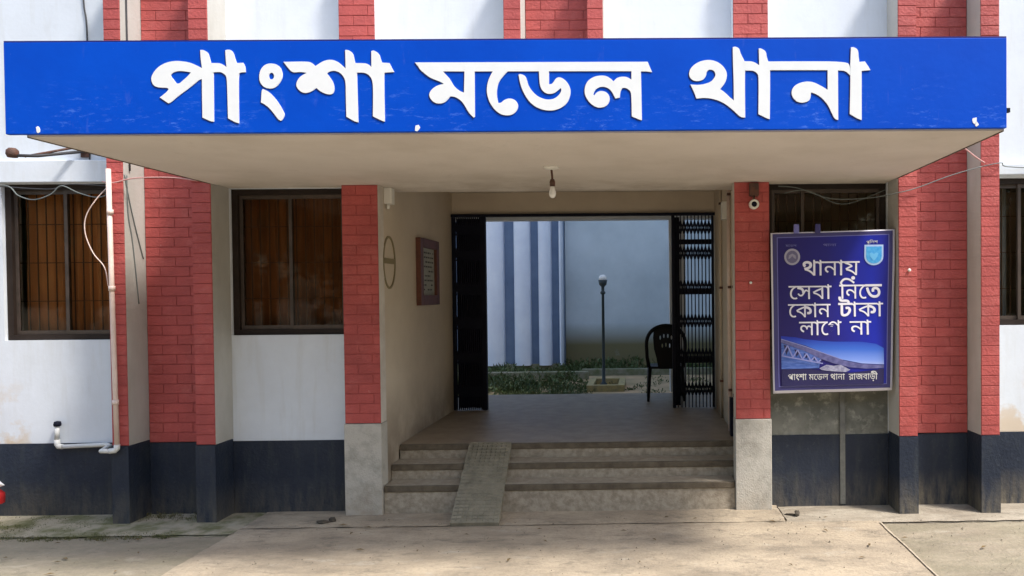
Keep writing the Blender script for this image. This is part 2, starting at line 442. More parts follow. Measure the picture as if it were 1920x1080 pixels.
def origin_of(p):
    v = Vector((0, 0, 0))
    while p is not None:
        v = v + p.location; p = p.parent
    return v

def tag(o, label=None, cat=None, group=None, kind=None):
    if label: o['label'] = label
    if cat: o['category'] = cat
    if group: o['group'] = group
    if kind: o['kind'] = kind
    return o

def thing(name, label, cat, loc=(0, 0, 0), group=None):
    o = bpy.data.objects.new(name, None); COL.objects.link(o)
    o.location = loc; o.empty_display_size = 0.2
    return tag(o, label, cat, group)

def structure(mb, name, mats, **k):
    o = mb.build(name, mats, **k); o['kind'] = 'structure'; return o

_bm = {}
def brick_mesh(L, H, D, mt, key='b'):
    k = (round(L, 3), round(H, 3), round(D, 3), mt.name)
    if k not in _bm:
        b = MB().box(-L/2, L/2, -D, 0, -H/2, H/2)
        me = bpy.data.meshes.new('brick')
        me.from_pydata(b.v, [], b.f); me.materials.append(mt)
        bm = bmesh.new(); bm.from_mesh(me); bmesh.ops.remove_doubles(bm, verts=bm.verts, dist=1e-6)
        bmesh.ops.recalc_face_normals(bm, faces=bm.faces)
        bmesh.ops.bevel(bm, geom=[e for e in bm.edges if all(v.co.y < -D*0.5 for v in e.verts)], offset=0.0018, segments=1, affect='EDGES')
        bm.to_mesh(me); bm.free(); _bm[k] = me
    return _bm[k]

COURSE = 0.083
def brick_face(parent, x0, x1, yf, z0, z1, full=0.245, proud=0.0045, bond=True):
    """courses of painted bricks laid in front of the plane yf"""
    po = origin_of(parent); j = 0.0055
    n = max(1, round((z1-z0)/COURSE)); ch = (z1-z0)/n
    for r in range(n):
        z = z0+(r+0.5)*ch
        xs = [x0]
        w = x1-x0
        if w > full*0.75:
            off = full*(0.5 if r % 2 else 1.0)
            if not bond: off = w
            x = x0+off
            while x < x1-0.04:
                xs.append(x+random.uniform(-0.006, 0.006)); x += full
        xs.append(x1)
        for a, b in zip(xs[:-1], xs[1:]):
            L = b-a-j
            Lq = round(L/0.02)*0.02 if L > 0.05 else L
            ob = bpy.data.objects.new('brick', brick_mesh(Lq, ch-j-random.choice((0, 0, 0.001, 0.002)), proud, M['redbrick']))
            COL.objects.link(ob); ob.parent = parent
            ob.location = ((a+b)/2-po.x, yf+random.uniform(-0.0012, 0.0004)-po.y, z-po.z)
            ob.scale = (L/Lq, 1, 1)
            ob.rotation_euler = (random.uniform(-0.012, 0.012), random.uniform(-0.004, 0.004), random.uniform(-0.006, 0.006))

# ================================================================== ground
structure(MB().add([(-300,-300,-.035),(300,-300,-.035),(300,300,-.035),(-300,300,-.035)], [(0,1,2,3)]), 'ground', M['groundmoss'])
def slab(name, x0, x1, y0, y1, z, mt, n=(40, 40), amp=0.006, th=0.12):
    vs = []; nx, ny = n
    for j in range(ny+1):
        for i in range(nx+1):
            x = x0+(x1-x0)*i/nx; y = y0+(y1-y0)*j/ny
            h = noise.noise(Vector((x*0.9, y*0.9, 3.1)))*amp + noise.noise(Vector((x*5, y*5, 1)))*amp*0.35
            if i in (0, nx) or j in (0, ny): h = -0.006
            vs.append((x + (random.uniform(-.006, .006) if i in (0, nx) else 0), y + (random.uniform(-.008, .008) if j in (0, ny) else 0), z+h))
    fs = [(j*(nx+1)+i, j*(nx+1)+i+1, (j+1)*(nx+1)+i+1, (j+1)*(nx+1)+i) for j in range(ny) for i in range(nx)]
    b = MB().add(vs, fs, 0, True)
    b.box(x0+.004, x1-.004, y0+.004, y1-.004, z-th, z-.016)
    return structure(b, name, mt)
# central concrete drive in front of the steps, side yards either side of it
slab('driveway', -3.22, 1.91, -3.6, -0.47, 0.0, M['ground'], (90, 60), 0.008)
slab('driveway', -3.22, 1.91, -7.2, -3.612, 0.0, M['ground'], (60, 40), 0.008)
slab('entrance_apron', -3.22, 1.16, -0.46, 0.02, 0.002, M['ground'], (60, 10), 0.004)
slab('yard_paving', -9.0, -3.235, -4.5, -0.60, -0.016, M['groundmoss'], (90, 60), 0.012)
slab('yard_paving', 1.93, 9.0, -4.5, -0.49, -0.022, M['groundmoss'], (90, 60), 0.012)
slab('wall_apron', -9.0, -3.23, -0.585, 0.02, -0.004, M['apronmoss'], (80, 12), 0.008)
slab('wall_apron', 1.18, 9.0, -0.47, 0.02, -0.012, M['apron'], (80, 10), 0.004)

js = MB()
for i in range(24):
    y0 = -3.55+3.02*i/24; y1 = y0+3.02/24-0.001
    w = 0.007+0.009*noise.noise(Vector((y0*3, 1, 1))); c = 1.905+0.018*noise.noise(Vector((y0*1.9, 4, 1)))
    js.add([(c-w, y0, .004), (c+w, y0, .004), (c+w, y1, .004), (c-w, y1, .004), (c+w+.006, y0, -.03), (c+w+.006, y1, -.03)], [(0, 1, 2, 3), (1, 4, 5, 2)])
structure(js, 'paving_joint', mat('pale_cement_joint', (0.50, 0.425, 0.32), (0.36, 0.30, 0.22), 12, 0.95, 0.3, 60))

# ================================================================== the station building
ST = thing('station_building', 'white station front with red brick piers, navy plinth and a deep flat entrance canopy', 'building', (0, 0, 0))

TOP = 5.6
WY1 = 0.20
b = MB()
# left wing
b.box(-9, -5.43, 0, WY1, 0.612, 2.83); b.box(-5.43, -4.37, 0, WY1, 0.612, 1.495)
b.box(-9, -4.37, 0, WY1, 2.83, TOP)
b.box(-4.37, -3.505, 0.0, WY1, 0.612, TOP)
b.box(-3.505, -2.492, 0, WY1, 0.612, 1.52)
b.box(-3.505, -2.492, 0, WY1, 2.775, 2.945)
b.box(-3.505, 1.095, 0, WY1, 2.96, TOP)
wallL = b.build('wall', M['white'], ST)
b = MB()
b.box(1.095, 2.146, 0, WY1, 2.79, TOP)
b.box(2.146, 3.0, 0, WY1, 0.612, TOP)
b.box(3.0, 4.35, 0, WY1, 0.612, 1.54); b.box(3.0, 4.35, 0, WY1, 2.82, TOP); b.box(4.35, 9, 0, WY1, 0.612, TOP)
b.build('wall', M['white'], ST)
MB().box(1.098, 2.144, 0, WY1, 0.606, 1.52).build('wall', M['darkwall'], ST)['label'] = 'bare grey rendered wall panel below the poster'
# lintel bands above the outer windows
MB().box(-9, -4.352, -0.055, -0.001, 2.835, 3.02).build('lintel', M['white'], ST, bev=0.006)
MB().box(3.0, 9, -0.055, -0.001, 2.84, 2.935).build('lintel', M['white'], ST, bev=0.006)
# plinth
for x0, x1 in ((-9, -4.353), (-4.213, -3.668), (-3.505, -2.500), (1.103, 2.146), (2.308, 2.836), (2.998, 9)):
    z1 = 0.606 if x0 < 1 or x0 > 2.9 else 0.603
    paint_band(x0, x1, -0.008, WY1-.01, -0.10, z1+0.003).build('plinth', M['navy'], ST)

def pier(flanges, web, z0, z1, upper=False):
    """two flanges standing proud of a recessed web, all faced with painted brick"""
    x0, x1 = flanges[0][0], flanges[-1][1]
    fr_ = MB()
    for a, c in flanges:
        fr_.box(a, c, -0.268, -0.001, z0, z1, 0, 1)
    fr_.box(web[0], web[1], -0.012, -0.001, z0-(0.0 if upper else .024), z1, 1)
    p = fr_.build('brick_pier', [M['grey'], M['redmortar']], ST)
    for a, c in flanges:
        brick_face(p, a, c, -0.2685, z0, z1)
    brick_face(p, web[0], web[1], -0.013, z0-(0.0 if upper else .024), z1, 0.25)
    if not upper:
        for a, c in flanges:
            paint_band(a-0.002, c+0.002, -0.282, -0.0095, -0.10, z0-0.003, 0.003).build('pier_foot', M['navy'], ST)
    return p
p = pier([(-4.350, -4.215), (-3.665, -3.508)], (-4.213, -3.667), 0.636, 4.70)
p['label'] = 'left brick pier of two flanges beside the pvc downpipe'
p = pier([(2.150, 2.305), (2.838, 2.995)], (2.307, 2.836), 0.636, 4.70)
p['label'] = 'right brick pier of two flanges beside the poster'
p = pier([(-1.100, -0.960), (-0.415, -0.284)], (-0.958, -0.417), 3.34, 4.70, True)
p['label'] = 'upper brick pier rising behind the middle of the sign'
def pillar(x0, x1, xr=None):
    b = MB().box(x0, x1, -0.138, -0.001 if x0 < 0 else -0.001, 0.775, 2.779, 0, 1)
    o = b.build('brick_pillar', [M['cream'], M['redmortar']], ST)
    brick_face(o, x0, x1, -0.139, 0.775, 2.779, 0.24, 0.003)
    b = MB().box(x0-0.006, x1+0.006, -0.156, 0.0, -0.10, 0.772)
    f = b.build('pillar_foot', M['base'], ST, bev=0.005)
    f['label'] = 'bare mosaic plaster base below the red brick'
    b = MB().box(x0, x1, -0.138, -0.001, 2.952, 4.70, 0, 1)
    o = b.build('brick_pillar', [M['white'], M['redmortar']], ST)
    brick_face(o, x0, x1, -0.139, 3.34, 4.70, 0.24)
pillar(-2.495, -2.195)
pillar(0.803, 1.098)

# canopy: slab with upstand, its underside carried in over the doorway
b = MB().box(-3.502, 2.128, -2.098, -0.302, 2.78, 2.94)
b.box(-3.502, 2.128, -0.302, 0.0, 2.78, 2.94)
b.box(-3.502, -3.40, -2.098, -0.302, 2.94, 3.26); b.box(2.03, 2.128, -2.098, -0.302, 2.94, 3.26)
b.box(-3.40, 2.03, -2.098, -2.0, 2.94, 3.26)
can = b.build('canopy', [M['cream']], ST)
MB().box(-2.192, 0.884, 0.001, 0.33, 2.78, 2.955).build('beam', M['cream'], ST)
MB().box(-3.509, -3.503, -2.098, -0.29, 2.775, 2.80).build('drip_edge', M['nosing'], ST)
MB().box(2.129, 2.135, -2.098, -0.29, 2.775, 2.80).build('drip_edge', M['nosing'], ST)

# doorway passage: side walls, lintel, ceiling, floor
MB().box(-2.40, -2.200, 0.002, 2.50, 0.45, 3.20).build('passage_wall', M['corridor'], ST)['label'] = 'left wall of the entrance passage'
MB().box(0.885, 1.09, 0.002, 2.50, 0.45, 3.20).build('passage_wall', M['corridor'], ST)['label'] = 'right wall of the entrance passage'
MB().box(-2.40, -2.201, 0.001, 0.33, -0.1, 0.448).build('step_cheek', M['corridor'], ST)
MB().box(0.886, 1.09, 0.001, 0.33, -0.1, 0.448).build('step_cheek', M['corridor'], ST)
MB().box(-2.199, 0.884, 2.36, 2.50, 2.79, 3.20).build('lintel', M['corridor'], ST)['label'] = 'beige lintel above the folding gates'
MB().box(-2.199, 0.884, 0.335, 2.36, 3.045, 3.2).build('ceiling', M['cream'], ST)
# rear veranda
MB().box(-7.5, 5.0, 2.50, 3.95, 2.96, 3.2).build('ceiling', M['cream'], ST)
MB().box(-7.5, 5.0, 3.72, 3.95, 2.86, 2.958).build('beam', M['white'], ST)
for x in (-5.6, -3.1, 0.40, 3.1):
    MB().box(x, x+0.22, 3.70, 3.92, 0.495, 2.858).build('veranda_column', M['white'], ST, bev=0.01)
MB().box(-9, -2.402, 2.36, 2.50, 0.0, 3.2).box(1.092, 9, 2.36, 2.50, 0.0, 3.2).build('inner_wall', M['corridor'], ST)
MB().box(-9, 9, 0.0, 3.95, TOP, TOP+.15).box(-9, 9, 3.80, 3.95, 3.2, TOP-.01).box(-9, -8.85, 0.21, 3.79, -0.1, TOP-.01).box(8.85, 9, 0.21, 3.79, -0.1, TOP-.01).build('roof', M['white'], ST)
# floor
b = MB().box(-2.198, 0.883, 0.3645, 2.50, 0.30, 0.495).box(-7.5, 5.0, 2.501, 3.66, 0.0, 0.494)
b.build('passage_floor', M['floor'], ST)
# steps: riser, tread and a nosing darkened with painted shade
steps = MB().box(-2.198, 0.883, 0.385, 2.4, -0.1, 0.298).build('steps', M['riser'], ST)
def step(yf, z0, z1, depth, tread=True):
    XL, XR = (-2.184, 0.792) if yf < 0 else (-2.196, 0.882)
    MB().box(XL, XR, yf+0.012, yf+0.049, z0, z1-0.0535).build('riser', M['riser'], steps)
    MB().box(XL+.001, XR-.001, yf, yf+0.030, z1-0.052, z1-0.001).build('nosing', M['nosing'], steps, bev=0.006)
    if tread:
        MB().box(XL, XR, yf+0.0305, yf+depth, z1-0.052, z1).build('tread', M['tread'], steps)
step(-0.130, -0.08, 0.236, 0.29)
step(0.100, 0.10, 0.366, 0.29)
step(0.333, 0.298, 0.4955, 0.0, False)

# ------------------------------------------------------------------ windows
def window(x0, x1, z0, z1, yf, mullions, curtain, label, glassy=True):
    w = MB().box(x0, x1, yf, yf+0.07, z1-0.045, z1).box(x0, x1, yf, yf+0.07, z0, z0+0.045).box(x0, x0+0.05, yf, yf+0.07, z0+0.0455, z1-0.0455).box(x1-0.05, x1, yf, yf+0.07, z0+0.0455, z1-0.0455).build('window', M['frame'], ST)
    w['label'] = label
    xs = [x0+0.051] + mullions + [x1-0.051]
    for i, (a, c) in enumerate(zip(xs[:-1], xs[1:])):
        y = yf+(0.012 if i % 2 else 0.030)
        a2, c2 = a-(0.014 if i else 0), c+(0.014 if i < len(xs)-2 else 0)
        zz0, zz1 = z0+0.0465, z1-0.0465
        MB().box(a2, a2+0.028, y, y+0.016, zz0, zz1).box(c2-0.028, c2, y, y+0.016, zz0, zz1).box(a2+0.0282, c2-0.0282, y, y+0.016, zz0, zz0+0.034).box(a2+0.0282, c2-0.0282, y, y+0.016, zz1-0.034, zz1).build('sash', M['sashline'], w)
        if glassy:
            MB().box(a2+0.026, c2-0.026, y+0.006, y+0.010, zz0+0.03, zz1-0.03).build('pane', M['glass'], w)
    # iron grille behind the glass
    x = x0+0.12
    while x < x1-0.06:
        MB().box(x-.0045, x+.0045, yf+0.085, yf+0.091, z0, z1).build('grille_bar', M['grille'], w)
        x += 0.078
    g = MB()
    for k in range(1, 4):
        z = z0+(z1-z0)*k/4
        MB().box(x0, x1, yf+0.094, yf+0.100, z-.0035, z+.0035).build('grille_rail', M['grille'], w)
    if curtain:
        for q, (a, c) in enumerate(zip(xs[:-1], xs[1:])):
            vs = []; n = 150; rows = 10; ph = random.random()*6
            for r in range(rows+1):
                t = r/rows
                for i in range(n+1):
                    u = i/n; x = a-0.02+(c-a+0.04)*u
                    am = 0.024*(0.45+0.55*(1-t))+0.006*math.sin(u*9+ph)
                    yy = yf+0.160+am*math.sin(u*(c-a)*2*PI/0.075+1.3*math.sin(u*5+ph)+0.5*math.sin(t*3+ph))+0.004*math.sin(u*70+t*2)
                    vs.append((x, yy, z0-0.02+(z1-z0+0.04)*t))
            MB().add(vs, [(r*(n+1)+i, r*(n+1)+i+1, (r+1)*(n+1)+i+1, (r+1)*(n+1)+i) for r in range(rows) for i in range(n)], 0, True).build('curtain', curtain, w)
    return w
window(-5.425, -4.372, 1.497, 2.828, 0.03, [-4.925], M['curtain'], 'leftmost brown window with bright rust curtains')
window(-3.503, -2.494, 1.522, 2.773, 0.03, [-3.01], M['curtain2'], 'dark brown window under the canopy with dim rust curtains')
w3 = window(1.100, 2.144, 1.522, 2.788, 0.03, [1.42], None, 'dark window mostly covered by the poster')
wR = window(3.002, 4.348, 1.542, 2.818, 0.03, [3.32], None, 'dark window at the right edge of the photo')
# pale drawn-back curtain at the right-hand window
vs = []
for r in range(2):
    for i in range(41):
        u = i/40
        vs.append((3.12+0.20*u, 0.28+0.02*math.sin(u*22), 1.5+1.36*r))
MB().add(vs, [(i, i+1, 42+i, 41+i) for i in range(40)], 0, True).build('curtain', mat('pale_blue_curtain', (0.34, 0.42, 0.50), bump=0), wR)
# rooms behind the uncurtained windows
for x0, x1 in ((1.11, 5.0), (-9, -2.42)):
    MB().box(x0, x1, 0.24, 2.34, 0.3, 0.4).box(x0, x1, 0.24, 2.34, 3.0, 3.1).build('room_floor', M['inside'], ST)

# ================================================================== sign board with raised letters
SG = thing('sign_board', 'long royal blue sign board with raised white Bengali letters along the canopy edge', 'sign', (-0.73, -2.13, 2.79))
bd = MB().box(-3.605, 2.137, -2.130, -2.100, 2.789, 3.309, 0).build('board', [M['blue']], SG, bev=0.003)
MB().box(-3.604, 2.136, -2.128, -2.102, 3.3095, 3.318).build('board_edge', M['blueedge'], SG)
M['lettershade'] = mat('navy_letter_shadow', (0.012, 0.028, 0.16), None, bump=0)
def smooth_loop(lp, k=1):
    for _ in range(k):
        out = []
        n = len(lp)
        for i in range(n):
            a = Vector(lp[i-1]); p = Vector(lp[i]); c = Vector(lp[(i+1) % n])
            d1 = (p-a); d2 = (c-p)
            if d1.length < 1e-6 or d2.length < 1e-6: out.append(tuple(p)); continue
            ang = d1.angle(d2)
            if ang > 1.0: out.append(tuple(p))           # keep sharp corners
            else:
                out.append(tuple(p-d1*0.25)); out.append(tuple(p+d2*0.25))
        lp = out
    return lp
SIGN_LETTERS = [
    ('pa', 0, [[(-2.485,3.157), (-2.507,3.168), (-2.543,3.186), (-2.583,3.195), (-2.627,3.199), (-2.672,3.194), (-2.717,3.176), (-2.749,3.149), (-2.770,3.116), (-2.774,3.093), (-2.766,3.066), (-2.746,3.051), (-2.711,3.047), (-2.684,3.047), (-2.676,3.039), (-2.684,3.026), (-2.703,3.010), (-2.727,2.992), (-2.679,2.958), (-2.663,2.965), (-2.618,3.003), (-2.568,3.038), (-2.531,3.067), (-2.504,3.090), (-2.487,3.096), (-2.488,2.989), (-2.488,2.876), (-2.442,2.854), (-2.424,2.853), (-2.421,3.114), (-2.422,3.154), (-2.433,3.183), (-2.441,3.213), (-2.448,3.244), (-2.474,3.260), (-2.493,3.260), (-2.492,3.213)], [(-2.662,3.122), (-2.642,3.137), (-2.615,3.142), (-2.579,3.139), (-2.548,3.133), (-2.566,3.112), (-2.594,3.088), (-2.614,3.070), (-2.632,3.070), (-2.647,3.093), (-2.662,3.111)]]),
    ('aa', 1, [[(-2.433,3.185), (-2.386,3.185), (-2.364,3.176), (-2.346,3.161), (-2.350,3.212), (-2.351,3.257), (-2.340,3.261), (-2.318,3.259), (-2.304,3.239), (-2.298,3.212), (-2.288,3.184), (-2.252,3.186), (-2.241,3.167), (-2.239,3.133), (-2.268,3.131), (-2.280,3.122), (-2.282,2.843), (-2.303,2.848), (-2.343,2.871), (-2.344,3.033), (-2.346,3.104), (-2.356,3.120), (-2.374,3.132), (-2.391,3.135), (-2.432,3.132)]]),
    ('anusvar', 0, [[(-2.104,3.182), (-2.068,3.179), (-2.041,3.161), (-2.029,3.125), (-2.031,3.098), (-2.048,3.067), (-2.075,3.042), (-2.106,3.038), (-2.138,3.047), (-2.160,3.076), (-2.163,3.112), (-2.154,3.148), (-2.131,3.173)], [(-2.077,3.110), (-2.080,3.098), (-2.088,3.091), (-2.098,3.091), (-2.105,3.098), (-2.108,3.110), (-2.105,3.121), (-2.097,3.129), (-2.088,3.129), (-2.080,3.121)]]),
    ('tail', 0, [[(-2.142,3.037), (-2.111,3.022), (-2.080,2.991), (-2.050,2.950), (-2.024,2.900), (-2.022,2.887), (-2.033,2.862), (-2.045,2.855), (-2.060,2.864), (-2.082,2.896), (-2.108,2.928), (-2.135,2.950), (-2.155,2.960), (-2.152,2.996), (-2.149,3.031)]]),
    ('sha', 0, [[(-2.023,3.190), (-1.879,3.192), (-1.857,3.180), (-1.842,3.165), (-1.817,3.182), (-1.785,3.198), (-1.749,3.202), (-1.713,3.189), (-1.687,3.166), (-1.671,3.150), (-1.671,3.209), (-1.672,3.256), (-1.654,3.256), (-1.629,3.240), (-1.621,3.208), (-1.617,3.181), (-1.608,3.163), (-1.607,3.109), (-1.604,2.844), (-1.624,2.848), (-1.671,2.876), (-1.672,2.984), (-1.672,3.074), (-1.679,3.096), (-1.696,3.121), (-1.719,3.135), (-1.745,3.139), (-1.770,3.131), (-1.777,3.122), (-1.760,3.101), (-1.742,3.070), (-1.736,3.038), (-1.741,3.011), (-1.761,3.002), (-1.793,3.009), (-1.819,3.023), (-1.839,3.041), (-1.860,3.025), (-1.891,3.012), (-1.918,3.014), (-1.940,3.030), (-1.954,3.053), (-1.949,3.080), (-1.930,3.107), (-1.892,3.127), (-1.925,3.133), (-1.970,3.129), (-1.988,3.143), (-2.005,3.165)]]),
    ('aa', 1, [[(-1.618,3.181), (-1.547,3.180), (-1.524,3.158), (-1.523,3.248), (-1.510,3.254), (-1.479,3.235), (-1.472,3.208), (-1.464,3.183), (-1.421,3.180), (-1.408,3.153), (-1.395,3.129), (-1.449,3.126), (-1.453,3.118), (-1.453,2.847), (-1.471,2.852), (-1.520,2.877), (-1.516,3.028), (-1.519,3.082), (-1.535,3.109), (-1.561,3.127), (-1.613,3.127)]]),
    ('headline', 0, [[(-1.276,3.183), (-0.905,3.182), (0.057,3.180), (0.067,3.153), (0.081,3.121), (0.027,3.127), (-0.601,3.129), (-1.226,3.131), (-1.247,3.145)]]),
    ('ma', 1, [[(-1.263,3.176), (-1.251,3.144), (-1.222,3.120), (-1.197,3.099), (-1.159,3.082), (-1.125,3.069), (-1.113,3.059), (-1.143,3.054), (-1.172,3.038), (-1.192,3.017), (-1.198,2.996), (-1.190,2.974), (-1.169,2.953), (-1.144,2.947), (-1.114,2.951), (-1.093,2.968), (-1.076,2.989), (-1.050,2.986), (-1.021,2.969), (-0.996,2.939), (-0.975,2.897), (-0.946,2.867), (-0.938,2.871), (-0.936,3.163), (-0.993,3.164), (-0.998,3.009), (-1.025,3.020), (-1.054,3.046), (-1.066,3.067), (-1.083,3.096), (-1.116,3.128), (-1.133,3.164), (-1.200,3.169)]]),
    ('e', 1, [[(-0.823,3.163), (-0.751,3.162), (-0.739,3.137), (-0.769,3.107), (-0.799,3.070), (-0.810,3.027), (-0.811,2.989), (-0.803,2.949), (-0.788,2.949), (-0.767,2.968), (-0.737,2.976), (-0.707,2.967), (-0.691,2.946), (-0.689,2.925), (-0.700,2.900), (-0.725,2.881), (-0.759,2.877), (-0.793,2.885), (-0.827,2.913), (-0.852,2.951), (-0.866,2.994), (-0.868,3.036), (-0.859,3.078), (-0.843,3.112), (-0.828,3.137)]]),
    ('dda', 1, [[(-0.569,3.165), (-0.511,3.165), (-0.511,3.054), (-0.492,3.056), (-0.474,3.085), (-0.456,3.096), (-0.429,3.087), (-0.403,3.062), (-0.387,3.026), (-0.390,2.986), (-0.408,2.946), (-0.440,2.920), (-0.485,2.904), (-0.534,2.905), (-0.583,2.921), (-0.623,2.952), (-0.653,2.997), (-0.675,3.050), (-0.685,3.110), (-0.674,3.115), (-0.645,3.103), (-0.637,3.077), (-0.628,3.045), (-0.604,3.010), (-0.573,2.983), (-0.533,2.967), (-0.493,2.967), (-0.462,2.984), (-0.440,3.013), (-0.443,3.033), (-0.457,3.022), (-0.475,3.007), (-0.502,2.998), (-0.533,3.003), (-0.557,3.027), (-0.566,3.063)]]),
    ('la', 1, [[(-0.037,3.162), (0.016,3.162), (0.018,3.082), (0.020,2.846), (0.007,2.848), (-0.038,2.868), (-0.039,2.993), (-0.046,3.015), (-0.068,3.031), (-0.090,3.031), (-0.102,3.011), (-0.106,2.976), (-0.131,2.971), (-0.140,2.987), (-0.149,3.007), (-0.166,3.027), (-0.193,3.039), (-0.224,3.037), (-0.249,3.019), (-0.258,2.994), (-0.252,2.989), (-0.238,3.008), (-0.211,3.016), (-0.180,3.007), (-0.163,2.981), (-0.165,2.954), (-0.181,2.929), (-0.212,2.918), (-0.243,2.921), (-0.279,2.946), (-0.305,2.986), (-0.309,3.026), (-0.295,3.066), (-0.264,3.092), (-0.224,3.103), (-0.183,3.101), (-0.157,3.085), (-0.141,3.069), (-0.121,3.089), (-0.094,3.096), (-0.063,3.094), (-0.038,3.078)]]),
    ('tha', 0, [[(0.301,3.049), (0.340,3.045), (0.381,3.050), (0.418,3.062), (0.440,3.085), (0.448,3.107), (0.436,3.130), (0.409,3.135), (0.395,3.121), (0.393,3.099), (0.377,3.076), (0.349,3.067), (0.317,3.070), (0.297,3.090), (0.293,3.113), (0.304,3.144), (0.336,3.171), (0.378,3.187), (0.423,3.189), (0.464,3.175), (0.496,3.148), (0.514,3.112), (0.509,3.075), (0.495,3.048), (0.472,3.021), (0.499,3.003), (0.526,2.976), (0.551,2.955), (0.551,3.062), (0.548,3.152), (0.547,3.261), (0.563,3.265), (0.585,3.254), (0.592,3.224), (0.610,3.190), (0.619,3.170), (0.615,3.061), (0.616,2.857), (0.589,2.859), (0.562,2.885), (0.517,2.926), (0.471,2.953), (0.426,2.967), (0.380,2.972), (0.335,2.968), (0.321,3.008)]]),
    ('aa', 1, [[(0.612,3.180), (0.660,3.179), (0.683,3.167), (0.699,3.156), (0.698,3.206), (0.697,3.253), (0.711,3.253), (0.738,3.237), (0.742,3.206), (0.751,3.178), (0.763,3.165), (0.758,2.847), (0.740,2.852), (0.692,2.877), (0.696,3.092), (0.687,3.111), (0.664,3.127), (0.613,3.127)]]),
    ('headline', 0, [[(0.747,3.178), (0.902,3.178), (1.204,3.176), (1.225,3.149), (1.226,3.094), (1.204,3.117), (1.177,3.126), (0.902,3.128), (0.747,3.128)]]),
    ('na', 1, [[(1.094,3.149), (1.154,3.149), (1.154,2.840), (1.134,2.845), (1.116,2.881), (1.098,2.922), (1.066,2.963), (1.029,2.989), (0.997,3.000), (0.995,2.968), (0.983,2.948), (0.947,2.939), (0.915,2.946), (0.892,2.969), (0.883,2.996), (0.892,3.028), (0.920,3.050), (0.966,3.063), (1.011,3.059), (1.057,3.036), (1.094,3.013)]]),
    ('aa', 2, [[(1.230,3.257), (1.246,3.258), (1.271,3.244), (1.274,3.203), (1.278,3.173), (1.310,3.175), (1.326,3.153), (1.342,3.125), (1.291,3.121), (1.290,2.839), (1.267,2.846), (1.221,2.874), (1.226,3.058), (1.225,3.149)]]),
]

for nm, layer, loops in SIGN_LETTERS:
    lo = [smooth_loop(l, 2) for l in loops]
    MB().plate([[(x-0.0065, z-0.0055) for x, z in l] for l in lo], -2.1312-0.0002*layer, -2.1297).build('letter_drop_shadow', M['lettershade'], SG)  # navy copy shifted down-left paints the letter's shadow on the board
    MB().plate(lo, -2.1345-0.0005*layer, -2.1297).build('letter', M['letter'], SG)
# bolts / flaked spots along the lower edge
for x, z, s_ in ((-3.42, 2.815, .016), (-1.27, 2.812, .017), (1.95, 2.835, .018), (1.96, 2.81, .012)):
    k = 8
    lp = [(x+s_*(0.5+0.6*random.random())*math.cos(2*PI*i/k), z+1.4*s_*(0.5+0.6*random.random())*math.sin(2*PI*i/k)) for i in range(k)]
    MB().plate([lp], -2.1325, -2.1297).build('flaked_spot', M['letter'], SG)
MB().box(2.138, 2.158, -2.128, -2.105, 2.88, 2.905).build('clip', M['black'], SG)

# ================================================================== poster
PO = thing('poster', 'blue Bengali poster with white border hung in front of the right-hand window', 'poster', (1.62, -0.20, 1.0))
def wave(x, z):
    u = (x-1.1)/1.03; v = (z-1.0)/1.35
    return -0.200 + 0.014*math.sin(u*PI*1.0+0.3)*math.sin(v*PI) + 0.006*math.sin(u*7.5+v*4.0) + 0.004*math.sin(v*9+u*3) + 0.010*max(0, u-0.85)/0.15*math.sin(v*5+1)*0.5
def drape(ob):
    o = origin_of(ob)
    for v in ob.data.vertices:
        x = v.co.x+o.x; z = v.co.z+o.z; d = (v.co.y+o.y) + 0.2
        v.co.y = wave(x, z)+d-o.y
    return ob
def printmat(name, fn):
    m = bpy.data.materials.new(name); m.use_nodes = True
    nt = m.node_tree; b = nt.nodes['Principled BSDF']
    b.inputs['Roughness'].default_value = 0.35; b.inputs['Specular IOR Level'].default_value = 0.4
    g = nt.nodes.new('ShaderNodeNewGeometry')
    nt.links.new(fn(nt, g), b.inputs['Base Color'])
    return m
def lin(nt, g, ax, az_, c):
    d = nt.nodes.new('ShaderNodeVectorMath'); d.operation = 'DOT_PRODUCT'
    nt.links.new(g.outputs['Position'], d.inputs[0]); d.inputs[1].default_value = (ax, 0, az_)
    a = nt.nodes.new('ShaderNodeMath'); a.operation = 'ADD'
    nt.links.new(d.outputs['Value'], a.inputs[0]); a.inputs[1].default_value = c
    return a.outputs[0]
def ramp(nt, fac, stops):
    r = nt.nodes.new('ShaderNodeValToRGB'); nt.links.new(fac, r.inputs[0])
    e = r.color_ramp.elements
    e[0].position, e[0].color = stops[0]; e[1].position, e[1].color = stops[-1]
    for p, c in stops[1:-1]:
        q = e.new(p); q.color = c
    return r.outputs[0]
C_ = lambda r, g, b: (r, g, b, 1)
pm_base = printmat('poster_blue_print', lambda nt, g: ramp(nt, lin(nt, g, 0.95, 0.05, -1.15), [(0.0, C_(.020, .012, .13)), (0.45, C_(.018, .015, .19)), (0.8, C_(.014, .025, .40)), (1.0, C_(.022, .02, .22))]))
pm_sky = printmat('poster_sky_print', lambda nt, g: ramp(nt, lin(nt, g, -0.10, -4.0, 5.98), [(0.0, C_(.016, .035, .40)), (0.35, C_(.05, .15, .62)), (0.7, C_(.20, .32, .80)), (1.0, C_(.50, .56, .88))]))
pm_white = mat('poster_white_border', (0.74, 0.73, 0.82), None, rough=0.35, bump=0)
pm_grey = mat('poster_grey_band', (0.055, 0.05, 0.17), None, rough=0.35, bump=0)
pm_line = mat('poster_violet_line', (0.17, 0.17, 0.45), None, rough=0.35, bump=0)
pm_text = mat('poster_white_text', (0.80, 0.79, 0.88), None, rough=0.35, bump=0)
pm_deck = mat('poster_bridge_print', (0.09, 0.09, 0.24), (0.16, 0.16, 0.36), 25, 0.35, 0)
